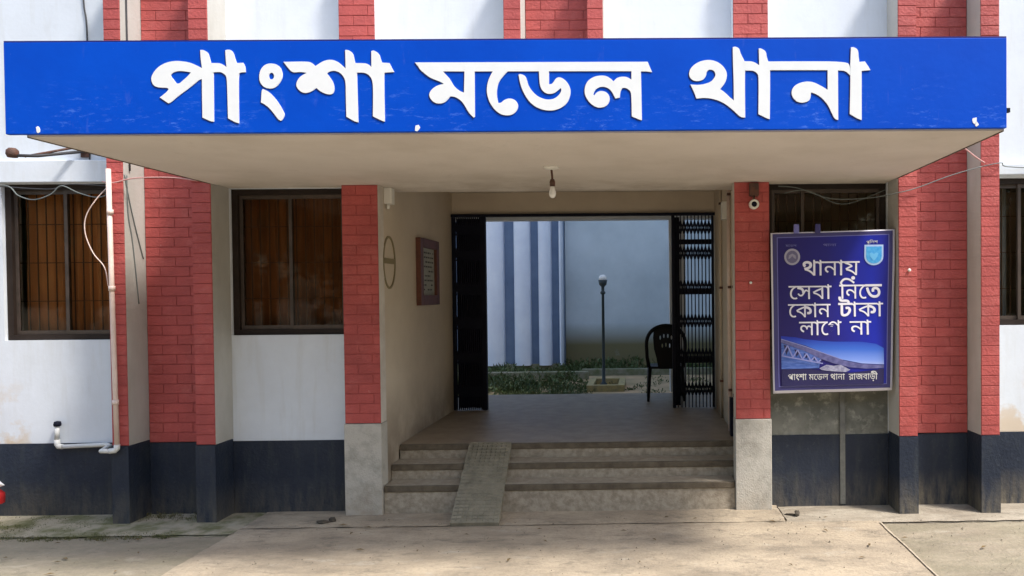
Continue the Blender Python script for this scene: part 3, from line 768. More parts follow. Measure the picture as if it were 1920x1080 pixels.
pm_dark = mat('poster_dark_print', (0.025, 0.022, 0.09), None, rough=0.35, bump=0)
pm_water = mat('poster_water_print', (0.04, 0.10, 0.38), (0.12, 0.20, 0.56), 10, 0.35, 0, stretch=(1, 1, 6))
pm_shield = mat('poster_light_blue', (0.05, 0.36, 0.85), (0.12, 0.50, 0.92), 40, 0.35, 0)
pm_truss = mat('poster_truss_line', (0.26, 0.28, 0.58), None, rough=0.35, bump=0)
pm_caption = mat('poster_caption_white', (0.60, 0.60, 0.58), None, rough=0.35, bump=0)

TL, TR, BR, BL = Vector((1.098, 2.343)), Vector((2.140, 2.366)), Vector((2.118, 1.011)), Vector((1.112, .995))
def P(u, v):
    """u across, v up, 0..1 on the sheet"""
    q = BL.lerp(BR, u).lerp(TL.lerp(TR, u), v)
    return (q.x, q.y)
def sheet(name, mt, u0, u1, v0, v1, lift, n=24, back=False):
    vs = []; 
    for j in range(n+1):
        for i in range(n+1):
            x, z = P(u0+(u1-u0)*i/n, v0+(v1-v0)*j/n)
            vs.append((x, -0.2-lift, z))
    fs = [(j*(n+1)+i, j*(n+1)+i+1, (j+1)*(n+1)+i+1, (j+1)*(n+1)+i) for j in range(n) for i in range(n)]
    b = MB().add(vs, fs, 0, True)
    if back:
        k = len(vs)
        b.add([(x, y+0.004, z) for x, y, z in vs], [f[::-1] for f in fs], 0, True)
        rim = [i for i in range(n+1)]+[j*(n+1)+n for j in range(1, n+1)]+[n*(n+1)+i for i in range(n-1, -1, -1)]+[j*(n+1) for j in range(n-1, 0, -1)]
        b.add([vs[i] for i in rim]+[(vs[i][0], vs[i][1]+0.004, vs[i][2]) for i in rim], [(i, (i+1) % len(rim), len(rim)+(i+1) % len(rim), len(rim)+i) for i in range(len(rim))], 0)
    return drape(b.build(name, mt, PO, recalc=back))
sheet('sheet', pm_white, 0, 1, 0, 1, 0, back=True)
sheet('band', pm_grey, 0.014, 0.984, 0.017, 0.993, 0.0012)
sheet('border_line', pm_line, 0.048, 0.955, 0.040, 0.972, 0.0022)
sheet('print_field', pm_base, 0.055, 0.948, 0.045, 0.967, 0.0032)
def flat(name, mt, loops, lift, sub=0):
    lift *= 1.5
    o = MB().plate(loops, -0.2-lift, -0.2-lift+0.0006).build(name, mt, PO)
    bm = bmesh.new(); bm.from_mesh(o.data)
    for _ in range(4):
        le = [e for e in bm.edges if e.calc_length() > 0.045]
        if not le: break
        bmesh.ops.subdivide_edges(bm, edges=le, cuts=1)
        bmesh.ops.triangulate(bm, faces=bm.faces)
    bm.to_mesh(o.data); bm.free()
    return drape(o)
def ell(cx, cz, rx, rz, n=28): return [(cx+rx*math.cos(2*PI*i/n), cz+rz*math.sin(2*PI*i/n)) for i in range(n)]
flat('sky_print', pm_sky, [[(1.180,1.478),(1.30,1.468),(1.385,1.450),(1.500,1.437),(1.622,1.428),(1.859,1.425),(1.98,1.405),(2.045,1.37),(2.047,1.232),(1.859,1.242),(1.70,1.275),(1.542,1.332),(1.385,1.397),(1.180,1.454)]], 0.0042)
flat('water_print', pm_water, [[(1.183,1.420),(1.384,1.35),(1.511,1.285),(1.50,1.206),(1.183,1.198)]], 0.0046)
flat('bridge_deck_print', pm_deck, [[(1.180,1.450),(1.385,1.385),(1.542,1.327),(1.70,1.270),(1.859,1.237),(2.046,1.227),(2.046,1.200),(1.898,1.198),(1.748,1.212),(1.621,1.245),(1.511,1.285),(1.384,1.350),(1.180,1.425)]], 0.0054)
flat('rail_print', pm_truss, [[(1.182,1.456),(1.385,1.392),(1.542,1.334),(1.70,1.277),(1.70,1.271),(1.542,1.327),(1.385,1.385),(1.182,1.449)]], 0.0062)
# lattice of the printed bridge
b = MB()
def bar(p, q, w, lift):
    p, q = Vector(p), Vector(q); d = (q-p).normalized(); n_ = Vector((-d.y, d.x))*w/2
    lift *= 1.5
    b.plate([[tuple(p+n_), tuple(q+n_), tuple(q-n_), tuple(p-n_)]], -0.2-lift, -0.2-lift+0.0005)
def topz(x): return 1.418-(x-1.19)*0.43
def botz(x): return 1.315-(x-1.19)*0.20
xs = [1.19, 1.235, 1.28, 1.32, 1.36, 1.395, 1.43, 1.46, 1.49, 1.515]
for i in range(len(xs)-1):
    a, c = xs[i], xs[i+1]
    if i % 2: bar((a, topz(a)), (c, botz(c)), 0.011, 0.0058+0.0003*i)
    else: bar((a, botz(a)), (c, topz(c)), 0.011, 0.0058+0.0003*i)
bar((1.185, 1.313), (1.53, 1.245), 0.010, 0.0092)
drape(b.build('bridge_truss_print', pm_truss, PO))
b = MB()
for i in range(5):
    a, c = xs[i*2 if i*2 < 9 else 8], xs[min(i*2+1, 9)]
    b.plate([[(a+.012, topz(a)-.012), (c+.02, topz(c)-.012), ((a+c)/2+.012, botz(c)+.012)]], -0.2-0.0078, -0.2-0.0073)
drape(b.build('bridge_gap_print', pm_dark, PO))
flat('foot_print', pm_dark, [[(1.183,1.200),(1.42,1.198),(1.60,1.175),(1.763,1.166),(2.045,1.196),(2.043,1.068),(1.184,1.056)]], 0.0074)
flat('rubble_print', mat('poster_grey_foreground', (0.22, 0.22, 0.36), (0.42, 0.42, 0.55), 45, 0.35, 0), [[(1.50,1.205),(1.56,1.235),(1.62,1.225),(1.68,1.232),(1.76,1.190),(1.72,1.172),(1.60,1.180),(1.52,1.190)]], 0.0084)
# seal at the upper left and shield at the upper right
flat('seal_disc', mat('poster_seal_grey', (0.16, 0.15, 0.26), None, bump=0), [ell(1.277, 2.142, 0.064, 0.066)], 0.0042)
flat('seal_ring', mat('poster_seal_light', (0.38, 0.37, 0.48), None, bump=0), [ell(1.277, 2.142, 0.067, 0.069), ell(1.277, 2.142, 0.050, 0.052)], 0.0052)
flat('seal_arch', mat('poster_seal_mid', (0.32, 0.31, 0.42), None, bump=0), [[(1.245,2.125),(1.25,2.155),(1.277,2.17),(1.305,2.155),(1.31,2.125),(1.295,2.130),(1.277,2.150),(1.26,2.130)]], 0.0058)
def shield(cx, cz, w, h):
    lp = [(cx-w, cz+h), (cx+w, cz+h), (cx+w, cz-0.15*h)]
    for i in range(1, 12):
        a = -PI*i/12
        lp.append((cx+w*math.cos(a), cz-0.15*h+0.85*h*math.sin(a)))
    lp.append((cx-w, cz-0.15*h)); return lp
flat('shield_border', mat('poster_shield_border', (0.45, 0.62, 0.95), None, bump=0), [shield(1.963, 2.152, 0.078, 0.086)], 0.0042)
flat('shield_field', pm_shield, [shield(1.963, 2.152, 0.064, 0.071)], 0.0050)
flat('shield_emblem', mat('poster_emblem_blue', (0.16, 0.55, 0.95), None, bump=0), [[(1.925,2.165),(1.945,2.175),(1.963,2.160),(1.981,2.175),(2.001,2.165),(1.990,2.135),(1.975,2.115),(1.963,2.105),(1.951,2.115),(1.936,2.135)]], 0.0058)

def glyph_loops(txt):
    """outlines of a line of text as closed loops in font units, each outer loop with its own holes"""
    cu = bpy.data.curves.new('t', 'FONT'); cu.body = txt; cu.size = 1.0; cu.resolution_u = 4
    ob = bpy.data.objects.new('t', cu); COL.objects.link(ob)
    bpy.context.view_layer.update()
    bpy.context.view_layer.objects.active = ob
    ob.select_set(True)
    bpy.ops.object.convert(target='CURVE')
    ob = bpy.context.view_layer.objects.active
    loops = []
    for s in ob.data.splines:
        pts = []
        bp = s.bezier_points; n = len(bp)
        for i in range(n):
            p, q = bp[i], bp[(i+1) % n]
            a, b_, c, d = p.co, p.handle_right, q.handle_left, q.co
            k = 4 if (a-d).length > 0.03 and ((b_-a).cross(d-a).length > 1e-5 or (c-a).cross(d-a).length > 1e-5) else 1
            for t in range(k):
                u = t/k
                v = a*(1-u)**3+b_*3*u*(1-u)**2+c*3*u*u*(1-u)+d*u**3
                pts.append((v.x, v.y))
        out = [pts[0]]
        for p in pts[1:]:
            if math.hypot(p[0]-out[-1][0], p[1]-out[-1][1]) > 1e-4: out.append(p)
        if math.hypot(out[0][0]-out[-1][0], out[0][1]-out[-1][1]) < 1e-4: out.pop()
        if len(out) > 2: loops.append(out)
    bpy.data.objects.remove(ob)
    area = lambda l: sum(l[i-1][0]*l[i][1]-l[i][0]*l[i-1][1] for i in range(len(l)))/2
    big = max(loops, key=lambda l: abs(area(l))); sg = 1 if area(big) > 0 else -1
    def inside(p, l):
        c = False
        for i in range(len(l)):
            (x1, y1), (x2, y2) = l[i-1], l[i]
            if (y1 > p[1]) != (y2 > p[1]) and p[0] < (x2-x1)*(p[1]-y1)/(y2-y1)+x1: c = not c
        return c
    def grow(l, d):
        out = []; n = len(l)
        for i in range(n):
            a, p, c = Vector(l[i-1]), Vector(l[i]), Vector(l[(i+1) % n])
            t = ((p-a).normalized()+(c-p).normalized())
            if t.length < 0.3: out.append(tuple(p)); continue
            t.normalize(); nn = Vector((t.y, -t.x))*sg
            out.append(tuple(p+nn*d))
        return out
    outer = [l for l in loops if area(l)*sg > 0]; holes = [l for l in loops if area(l)*sg < 0]
    res = [[l] for l in outer]
    for hl in holes:
        c = [r for r in res if inside(hl[0], r[0])]
        if c: min(c, key=lambda r: abs(area(r[0]))).append(hl)
    def simple(l):
        n = len(l)
        def cr(p, q, r): return (q[0]-p[0])*(r[1]-p[1])-(q[1]-p[1])*(r[0]-p[0])
        for i in range(n):
            a, b_ = l[i-1], l[i]
            for j in range(i+2, n):
                if i == 0 and j == n-1: continue
                c, d = l[j-1], l[j]
                if (i-1) % n == j: continue
                if cr(a, b_, c)*cr(a, b_, d) < 0 and cr(c, d, a)*cr(c, d, b_) < 0: return False
        return True
    out = []
    for r in res:
        for d in (0.020, 0.016, 0.012, 0.008, 0.004, 0.0):
            g = [grow(l, d) for l in r]
            if all(simple(l) for l in g) or d == 0.0: break
        out.append(g)
    return out
def lettering(txt, x0, x1, zt, zb, name='lettering', mt=pm_text, lift=0.0045):
    gl = glyph_loops(txt); lift *= 1.5
    xa = min(p[0] for r in gl for p in r[0]); xb = max(p[0] for r in gl for p in r[0])
    f = lambda p: (x0+(p[0]-xa)/(xb-xa)*(x1-x0), zb+(p[1]-LET[0])/(LET[1]-LET[0])*(zt-zb))
    b = MB()
    for i, r in enumerate(gl):
        lf = lift+0.00012*(i % 7)
        b.plate([[f(p) for p in l] for l in r], -0.2-lf, -0.2-lift+0.0006)
    o = drape(b.build(name, mt, PO))
    if name == 'caption': o['kind'] = 'stuff'      # a few pixels high in the photo
    return o
LET = (0.0, 0.66)      # foot of the letters and headline height in font units
lettering('থানায়', 1.365, 1.846, 2.109, 1.985)
lettering('েসবা', 1.246, 1.610, 1.905, 1.787)
lettering('িনেত', 1.675, 2.030, 1.912, 1.787)
lettering('েকান', 1.240, 1.600, 1.752, 1.635)
lettering('টাকা', 1.665, 2.041, 1.757, 1.637)
lettering('লােগ', 1.332, 1.690, 1.604, 1.484)
lettering('না', 1.760, 1.942, 1.604, 1.484)
lettering('পাংশা মেডল থানা, রাজবাড়ী', 1.236, 1.990, 1.158, 1.108, 'caption', pm_caption, 0.0082)
lettering('পুিলশ', 1.900, 1.995, 2.272, 2.250, 'caption', pm_caption, 0.0046)
lettering('থানা', 1.540, 1.650, 2.250, 2.230, 'caption', pm_line, 0.0046)
lettering('মেডল', 1.222, 1.314, 2.245, 2.226, 'caption', pm_line, 0.0046)
for x in (1.315, 1.495):
    MB().box(x-0.024, x+0.020, -0.212, -0.196, 2.338, 2.415).build('tape', pm_grey if x > 1.4 else pm_line, PO, bev=0.004)

# ================================================================== folding gates
def gate(x0, x1, n, label, gap=0):
    g = thing('folding_gate', label, 'gate', ((x0+x1)/2, 2.33, 0.495), 'folding gates of the passage')
    ps = [x0+0.013+(x1-x0-0.026)*i/(n-1) for i in range(n)]
    for i, x in enumerate(ps):
        w = 0.028 if i in (0, n-1) else 0.011
        MB().box(x-w/2, x+w/2, 2.315, 2.345, 0.50, 2.755).build('bar', M['black'], g)
    for z in (0.72, 1.12, 1.52, 1.92, 2.32, 2.62):
        b = MB()
        for i in range(n-1):
            a, c = ps[i], ps[i+1]
            for s_, yy in ((1, 2.309), (-1, 2.3495)):
                p0 = Vector((a, yy, z-s_*0.075)); p1 = Vector((c, yy, z+s_*0.075))
                d = (p1-p0).normalized(); nn = Vector((-d.z, 0, d.x))*0.009
                b.add([p0+nn, p1+nn, p1-nn, p0-nn], [(0, 1, 2, 3)])
                b.add([q+Vector((0, .004, 0)) for q in (p0+nn, p1+nn, p1-nn, p0-nn)], [(3, 2, 1, 0)])
        b.build('lattice', M['black'], g)
    return g
g = gate(-2.195, -1.835, 15, 'dark folding lattice gate bunched against the left side of the passage')
MB().box(-2.15, -1.86, 2.352, 2.356, 0.52, 2.74).build('sheet_panel', M['black'], g)
MB().box(-1.850, -1.800, 2.30, 2.36, 0.50, 2.755).build('lock_bar', M['black'], g)
g = gate(0.385, 0.870, 12, 'dark folding lattice gate with light showing through, at the right side of the passage')
MB().box(0.375, 0.47, 2.352, 2.356, 0.52, 2.74).build('sheet_panel', M['black'], g)
MB().box(0.374, 0.41, 2.30, 2.36, 0.50, 2.755).build('lock_bar', M['black'], g)
for z in (1.05, 1.86, 2.45):
    MB().box(0.41, 0.868, 2.357, 2.362, z-0.03, z+0.03).build('cross_plate', M['black'], g)
hd = MB().box(-2.197, 0.883, 2.295, 2.359, 2.758, 2.789).build('gate_track', M['black'], ST)

# ================================================================== ramp over the steps
RP = thing('ramp', 'narrow grey ribbed cement ramp laid over the left part of the entrance steps', 'ramp', (-1.36, -0.10, 0))
def rpt(u, v, h):    # u across, v from foot to head
    x = (-1.540+0.388*u)*(1-v)+(-1.560+0.378*u)*v
    y = -0.485+(0.328+0.485)*v
    return (x, y, 0.026+0.486*v+h)
n = 30
vs = []
for j in range(n+1):
    for i in range(9):
        e = 0.004*noise.noise(Vector((i*1.3, j*0.9, 0)))
        ed = 0.010*noise.noise(Vector((j*0.7, i*3.0, 5))) if i in (0, 8) else 0
        x, y, z = rpt(i/8, j/n, e); vs.append((x+ed, y, z))
k = len(vs)
b = MB().add(vs, [(j*9+i, j*9+i+1, (j+1)*9+i+1, (j+1)*9+i) for j in range(n) for i in range(8)])
b.add([(x, y+0.02, z-0.05) for x, y, z in vs], [(j*9+i, (j+1)*9+i, (j+1)*9+i+1, j*9+i+1) for j in range(n) for i in range(8)])
for i in (0, 8):
    a = [vs[j*9+i] for j in range(n+1)]
    b.add(a+[(x, y+0.02, z-0.05) for x, y, z in a], [(j, j+1, n+2+j, n+1+j) for j in range(n)])
for j in (0, n):
    a = [vs[j*9+i] for i in range(9)]
    b.add(a+[(x, y+0.02, z-0.05) for x, y, z in a], [(i, i+1, 10+i, 9+i) for i in range(8)])
b.build('slab', M['ramp'], RP)
b = MB()
for j in range(1, 24):
    v = j/24+0.004*random.random()
    p0 = rpt(0.03, v, 0.0); p1 = rpt(0.97, v, 0.0)
    b.tube([p0, rpt(0.35, v+.002, 0.001), rpt(0.7, v-.002, 0.001), p1], 0.0055, 5)
b.build('rib', M['ramp'], RP)
b = MB()
for i in range(1, 9):
    u = i/9
    b.tube([rpt(u, 0.02, 0.0), rpt(u, 0.98, 0.0)], 0.0042, 5)
b.build('groove_line', M['ramp'], RP)

# ================================================================== things fixed to the walls
DP = thing('downpipe', 'cream pvc pipe running down the left brick pier and along to a black capped stub', 'pipe', (-4.295, -0.31, 0.62))
MB().tube([(-4.305, -0.312, 2.90), (-4.297, -0.312, 1.9), (-4.289, -0.312, 1.2), (-4.283, -0.312, 0.655)], 0.0185, 14).build('pipe', M['pvc'], DP)
for z in (1.00, 1.93, 2.55):
    x = -4.297 if z > 1.5 else -4.287
    MB().tube([(x, -0.312, z-.02), (x, -0.312, z+.02)], 0.024, 14).build('coupling', M['pvc'], DP)
MB().tube([(-4.283, -0.312, 0.654), (-4.285, -0.312, 0.622), (-4.30, -0.312, 0.606), (-4.345, -0.312, 0.602)], 0.022, 14).build('elbow', M['pvcwhite'], DP)
MB().tube([(-4.346, -0.312, 0.602), (-4.42, -0.30, 0.600), (-4.50, -0.09, 0.602), (-4.56, -0.045, 0.603), (-4.93, -0.042, 0.590)], 0.018, 14).build('pipe', M['pvcwhite'], DP)
MB().tube([(-4.931, -0.042, 0.590), (-4.962, -0.042, 0.592), (-4.974, -0.042, 0.61), (-4.976, -0.042, 0.65)], 0.022, 14).build('elbow', M['pvcwhite'], DP)
MB().tube([(-4.976, -0.042, 0.651), (-4.972, -0.042, 0.765)], 0.019, 14).build('pipe', M['pvcwhite'], DP)
MB().lathe((-4.970, -0.042, 0.766), [(0.0, 0), (0.026, 0), (0.029, 0.015), (0.024, 0.038), (0.0, 0.045)], 16).build('cap', M['black'], DP)

def cable(name, pts, r, mt, label, group=None):
    P3 = [Vector(p) for p in pts]; out = []
    for i in range(len(P3)-1):
        p0 = P3[max(i-1, 0)]; p1 = P3[i]; p2 = P3[i+1]; p3 = P3[min(i+2, len(P3)-1)]
        for k in range(6):
            t = k/6
            out.append(0.5*((2*p1)+(-p0+p2)*t+(2*p0-5*p1+4*p2-p3)*t*t+(-p0+3*p1-3*p2+p3)*t**3))
    out.append(P3[-1])
    o = MB().tube(out, r, 6).build(name, mt, None, origin=P3[0])
    return tag(o, label, 'cable', group)
cable('cable', [(-5.75,-.06,2.76),(-5.35,-.07,2.81),(-5.22,-.08,2.72),(-5.09,-.08,2.685),(-4.95,-.08,2.73),(-4.86,-.08,2.80),(-4.72,-.08,2.74),(-4.56,-.09,2.70),(-4.44,-.12,2.73),(-4.37,-.20,2.80)], .005, M['cable'], 'grey cable sagging in loops across the top of the leftmost window')
cable('cable', [(-5.7,-.05,2.83),(-5.0,-.06,2.775),(-4.8,-.065,2.815),(-4.4,-.065,2.79)], .005, M['cabledark'], 'thin dark cable under the white lintel above the leftmost window')
cable('cable', [(-4.36,-.20,2.80),(-4.42,-.29,2.66),(-4.50,-.30,2.52),(-4.51,-.30,2.38),(-4.45,-.30,2.22),(-4.36,-.30,2.10),(-4.335,-.30,1.95)], .0042, M['pvc'], 'pale cable bulging in a loop beside the pvc downpipe')
cable('cable', [(-4.37,-.292,2.80),(-4.27,-.30,2.79),(-4.10,-.30,2.825),(-3.80,-.295,2.828),(-3.60,-.294,2.80)], .0055, M['cablepink'], 'paint-splashed cable crossing the top of the left brick pier')
cable('cable', [(-4.2085,-.262,2.86),(-4.2085,-.20,2.62),(-4.2085,-.13,2.40),(-4.208,-.05,2.18)], .004, M['cable'], 'thin cable slanting down the grey side of the left pier')
cable('cable', [(-4.2085,-.235,2.86),(-4.2085,-.23,2.55),(-4.2085,-.18,2.30),(-4.208,-.12,1.8)], .004, M['cable'], 'thin cable hanging straight down the grey side of the left pier')
cable('cable', [(-4.70,-.012,4.7),(-4.69,-.012,4.35),(-4.672,-.012,4.2),(-4.668,-.012,3.95),(-4.67,-.012,3.03)], .006, M['cabledark'], 'dark cable running down the white wall above the left end of the sign')
cable('cable', [(-4.2075,-.20,4.75),(-4.2075,-.20,4.3),(-4.2075,-.20,2.9)], .007, M['cabledark'], 'dark cable down the side of the left pier above the sign')
cable('cable', [(1.20,-.02,2.76),(1.37,-.03,2.74),(1.64,-.06,2.645),(1.95,-.12,2.64),(2.14,-.29,2.66),(2.30,-.294,2.70),(2.58,-.294,2.80),(2.84,-.294,2.872)], .0042, M['cable'], 'grey cable swinging from the right-hand window across the right brick pier')
cable('cable', [(2.84,-.294,2.872),(3.00,-.292,2.90),(3.15,-.10,2.90),(3.6,-.07,2.89),(4.4,-.07,2.90)], .0045, M['cable'], 'cable continuing over the white lintel at the right edge')
cable('cable', [(2.60,-.30,3.06),(2.69,-.30,3.02),(2.78,-.30,2.95),(2.86,-.294,2.90)], .006, M['cablepink'], 'short pinkish cable slanting out from under the sign on the right pier')
cable('cable', [(1.25,-.015,2.70),(1.45,-.03,2.72),(1.75,-.03,2.60),(2.12,-.03,2.72)], .004, M['cable'], 'thin pale cable across the dark window above the poster')

tag(MB().box(1.722, 1.768, -0.0165, -0.0092, 0.0, 1.30).build('wall_conduit', mat('grey_cement_strip', (0.19, 0.19, 0.17), (0.055, 0.06, 0.062), 3, 0.9, 0.3, 40), None, origin=(1.745, -0.012, 0.0), bev=0.002),
    'flat grey conduit running down the dark wall below the poster', 'conduit')

BU = thing('ceiling_bulb', 'white bulb on a short brown drop from the canopy ceiling', 'lamp', (-0.640, -0.96, 2.78))
MB().lathe((-0.640, -0.96, 2.78), [(0, 0), (0.056, 0), (0.058, -0.006), (0.042, -0.016), (0.016, -0.022), (0, -0.022)], 20).build('ceiling_rose', M['plastic'], BU)
MB().tube([(-0.640, -0.96, 2.757), (-0.636, -0.96, 2.72), (-0.634, -0.96, 2.690)], 0.008, 8).build('cord', M['brownplast'], BU)
MB().lathe((-0.634, -0.96, 2.690), [(0, 0.004), (0.014, 0), (0.021, -0.02), (0.019, -0.052), (0, -0.052)], 14).build('holder', M['brownplast'], BU)
MB().lathe((-0.634, -0.96, 2.637), [(0, 0), (0.016, 0), (0.018, -0.02), (0.024, -0.038), (0.026, -0.055), (0.022, -0.070), (0.012, -0.082), (0, -0.085)], 16).build('bulb', M['globe'], BU)

CM = thing('wall_camera', 'small round white-rimmed camera under a dark bracket near the top of the right brick pillar', 'camera', (0.955, -0.155, 2.60))
MB().box(0.925, 1.005, -0.188, -0.153, 2.655, 2.765).build('bracket', M['brownplast'], CM, bev=0.006)
MB().tube([(0.963, -0.175, 2.66), (0.961, -0.20, 2.62)], 0.012, 8).build('arm', M['brownplast'], CM)
MB().lathe((0.960, -0.175, 2.585), [(0, 0.02), (0.034, 0.018), (0.041, 0.0), (0.041, -0.045), (0.036, -0.052), (0.024, -0.052), (0.024, -0.040), (0, -0.040)], 22, axis='y').build('housing', M['plastic'], CM)
MB().lathe((0.960, -0.218, 2.585), [(0.0235, 0.004), (0.016, -0.004), (0, -0.006)], 18, axis='y').build('lens', M['black'], CM)

def wall_disc(y, z, r):
    return MB().lathe((0.935, -0.1525, z), [(r, 0), (r, -0.006), (0, -0.007)], 10, axis='y')
tag(wall_disc(0, 1.93, 0.012).build('wall_plug', M['plastic'], None, origin=(0.935, -0.1525, 1.93)), 'tiny white plug on the right brick pillar', 'wall plug')
tag(MB().lathe((2.235, -0.2795, 2.02), [(0.014, -.001), (0.013, -0.008), (0, -0.010)], 10, axis='y').build('wall_plug', M['plastic'], None, origin=(2.235, -0.28, 2.02)), 'tiny pale plug on the right brick pier beside the poster', 'wall plug')
tag(MB().lathe((2.37, -0.024, 0.80), [(0.026, -.001), (0.024, -0.008), (0, -0.010)], 10, axis='y').build('wall_plug', M['pvc'], None, origin=(2.37, -0.024, 0.80)), 'pale plug low in the recess of the right brick pier', 'wall plug')

BX = thing('switch_box', 'white switch box high on the left wall of the entrance passage', 'box', (-2.19, 0.06, 2.63))
MB().box(-2.199, -2.13, 0.015, 0.105, 2.64, 2.779).build('box', M['plastic'], BX, bev=0.006)
MB().tube([(-2.17, 0.06, 2.639), (-2.175, 0.06, 2.60)], 0.014, 8).build('gland', M['plastic'], BX)

# oval painted sign ring with a bar, on the passage wall
OV = thing('oval_wall_sign', 'thin olive oval ring with a bar across it on the passage wall', 'sign', (-2.199, 0.13, 2.14))
n = 40; vs = []
for ry, rz, x in ((0.160, 0.232, -2.1985), (0.160, 0.232, -2.190), (0.140, 0.215, -2.190), (0.140, 0.215, -2.1985)):
    vs += [(x, 0.13+ry*math.cos(2*PI*i/n), 2.14+rz*math.sin(2*PI*i/n)) for i in range(n)]
MB().add(vs, [(a*n+i, a*n+(i+1) % n, (a+1)*n+(i+1) % n, (a+1)*n+i) for a in range(3) for i in range(n)]).build('ring', M['ringolive'], OV)
MB().box(-2.1985, -2.188, 0.0, 0.26, 2.13, 2.175).build('bar', M['ringolive'], OV)

NB = thing('notice_board', 'red-brown framed notice on the left wall of the entrance passage', 'notice board', (-2.199, 1.26, 1.75))
for args in ((0.92, 1.02, 1.75, 2.42), (1.50, 1.60, 1.75, 2.42), (1.0205, 1.4995, 1.75, 1.85), (1.0205, 1.4995, 2.33, 2.42)):
    MB().box(-2.199, -2.150, args[0], args[1], args[2], args[3]).build('frame_side', M['woodred'], NB, bev=0.004)
MB().box(-2.199, -2.180, 1.0205, 1.4995, 1.8505, 2.3295).build('paper', M['paper'], NB)
b = MB()
for r in range(9):
    y = 1.07
    while y < 1.44:
        w = random.uniform(.02, .07)
        if random.random() > 0.2: b.box(-2.1798, -2.1788, y, min(y+w, 1.46), 2.275-r*.047, 2.291-r*.047)
        y += w+0.02
b.build('print_line', M['ink'], NB)

# conduits on the right passage wall
for y, r, lb in ((0.42, 0.016, 'cream conduit nearest the right brick pillar inside the passage'), (0.80, 0.020, 'cream conduit in the middle of the right passage wall'), (1.55, 0.014, 'cream conduit close to the right folding gate')):
    o = thing('wall_conduit', lb, 'conduit', (0.87, y, 0.5), 'conduits on the right passage wall')
    MB().tube([(0.868, y, 0.50 if y > 0.5 else 0.52), (0.866, y, 1.8), (0.868, y, 3.03)], r, 10).build('tube', M['pvc'] if y == 0.8 else M['corridor'], o)
    for z in (0.9, 1.9, 2.8):
        MB().box(0.85, 0.8845, y-r-.008, y+r+.008, z-.012, z+.012).build('saddle', M['brownplast'], o)
o = tag(MB().box(0.835, 0.8845, 0.52, 0.60, 0.50, 0.86).build('cable_trunking', M['black'], None, origin=(0.86, 0.56, 0.5), bev=0.004), 'short black trunking low on the right passage wall above the steps', 'trunking')
o = tag(MB().box(0.825, 0.8845, 1.00, 1.12, 2.58, 2.76).build('junction_box', M['plastic'], None, origin=(0.86, 1.06, 2.58), bev=0.008), 'small pale junction box high on the right passage wall', 'box')

BL_ = thing('bracket_lamp', 'rusty round lamp head on dark arms at the left end of the canopy', 'lamp', (-4.85, -0.02, 3.08))
MB().lathe((-5.08, -0.30, 3.045), [(0, 0.03), (0.025, 0.03), (0.042, 0.012), (0.045, -0.02), (0.034, -0.045), (0, -0.05)], 16).build('lamp_head', M['brownplast'], BL_)
MB().tube([(-5.06, -0.30, 3.015), (-4.92, -0.25, 3.02), (-4.69, -0.02, 3.10)], 0.013, 8).build('arm', M['cabledark'], BL_)
MB().tube([(-5.00, -0.28, 3.010), (-4.86, -0.20, 3.06), (-4.69, -0.02, 3.15)], 0.010, 8).build('arm', M['brownplast'], BL_)
MB().box(-4.74, -4.67, -0.02, -0.001, 3.05, 3.18).build('wall_plate', M['brownplast'], BL_)

# ================================================================== chair on the veranda
CH = thing('plastic_chair', 'black moulded plastic chair with oval open back behind the right folding gate', 'chair', (0.36, 3.00, 0.494))
cx, cy, cz = 0.315, 2.90, 0.494
hw = 0.235
fr_pts = []
for i in range(21):
    a = PI*i/20
    fr_pts.append((cx-hw*1.03*math.cos(a), cy-0.03-0.05*math.sin(a), cz+0.70+0.25*math.sin(a)**0.8))
pts = [(cx-hw*0.90, cy+0.02, cz+0.42), (cx-hw*1.0, cy, cz+0.56)]+fr_pts+[(cx+hw*1.0, cy, cz+0.56), (cx+hw*0.90, cy+0.02, cz+0.42)]
MB().tube(pts, 0.024, 10).build('back_frame', M['chair'], CH)
# central fretted splat
sp = [(cx-0.10, cz+0.43), (cx+0.10, cz+0.43), (cx+0.12, cz+0.55), (cx+0.16, cz+0.68), (cx+0.17, cz+0.80), (cx+0.15, cz+0.90), (cx+0.05, cz+0.945), (cx-0.05, cz+0.945), (cx-0.15, cz+0.90), (cx-0.16, cz+0.80), (cx-0.15, cz+0.66), (cx-0.12, cz+0.55)]
holes = [ell(cx+dx, cz+dz, 0.009, 0.026, 10) for dx, dz in ((-0.07, 0.80), (-0.025, 0.82), (0.025, 0.82), (0.07, 0.80), (-0.045, 0.70), (0, 0.71), (0.045, 0.70))]
MB().plate([sp]+holes, cy-0.065, cy-0.050).build('splat', M['chair'], CH)
vs = []
for j in range(9):
    for i in range(9):
        u, v = i/8-0.5, j/8
        vs.append((cx+u*(0.46-0.05*(1-v)), cy+v*0.42-0.01, cz+0.435-0.02*math.cos(u*PI)*math.sin(v*PI)+0.0))
fs = [(j*9+i, j*9+i+1, (j+1)*9+i+1, (j+1)*9+i) for j in range(8) for i in range(8)]
b = MB().add(vs, fs, 0, True).add([(x, y, z-0.03) for x, y, z in vs], [f[::-1] for f in fs], 0, True)
rim = [i for i in range(9)]+[j*9+8 for j in range(1, 9)]+[72+i for i in range(7, -1, -1)]+[j*9 for j in range(7, 0, -1)]
b.add([vs[i] for i in rim]+[(vs[i][0], vs[i][1], vs[i][2]-.03) for i in rim], [(i, (i+1) % 32, 32+(i+1) % 32, 32+i) for i in range(32)])
b.build('seat', M['chair'], CH)
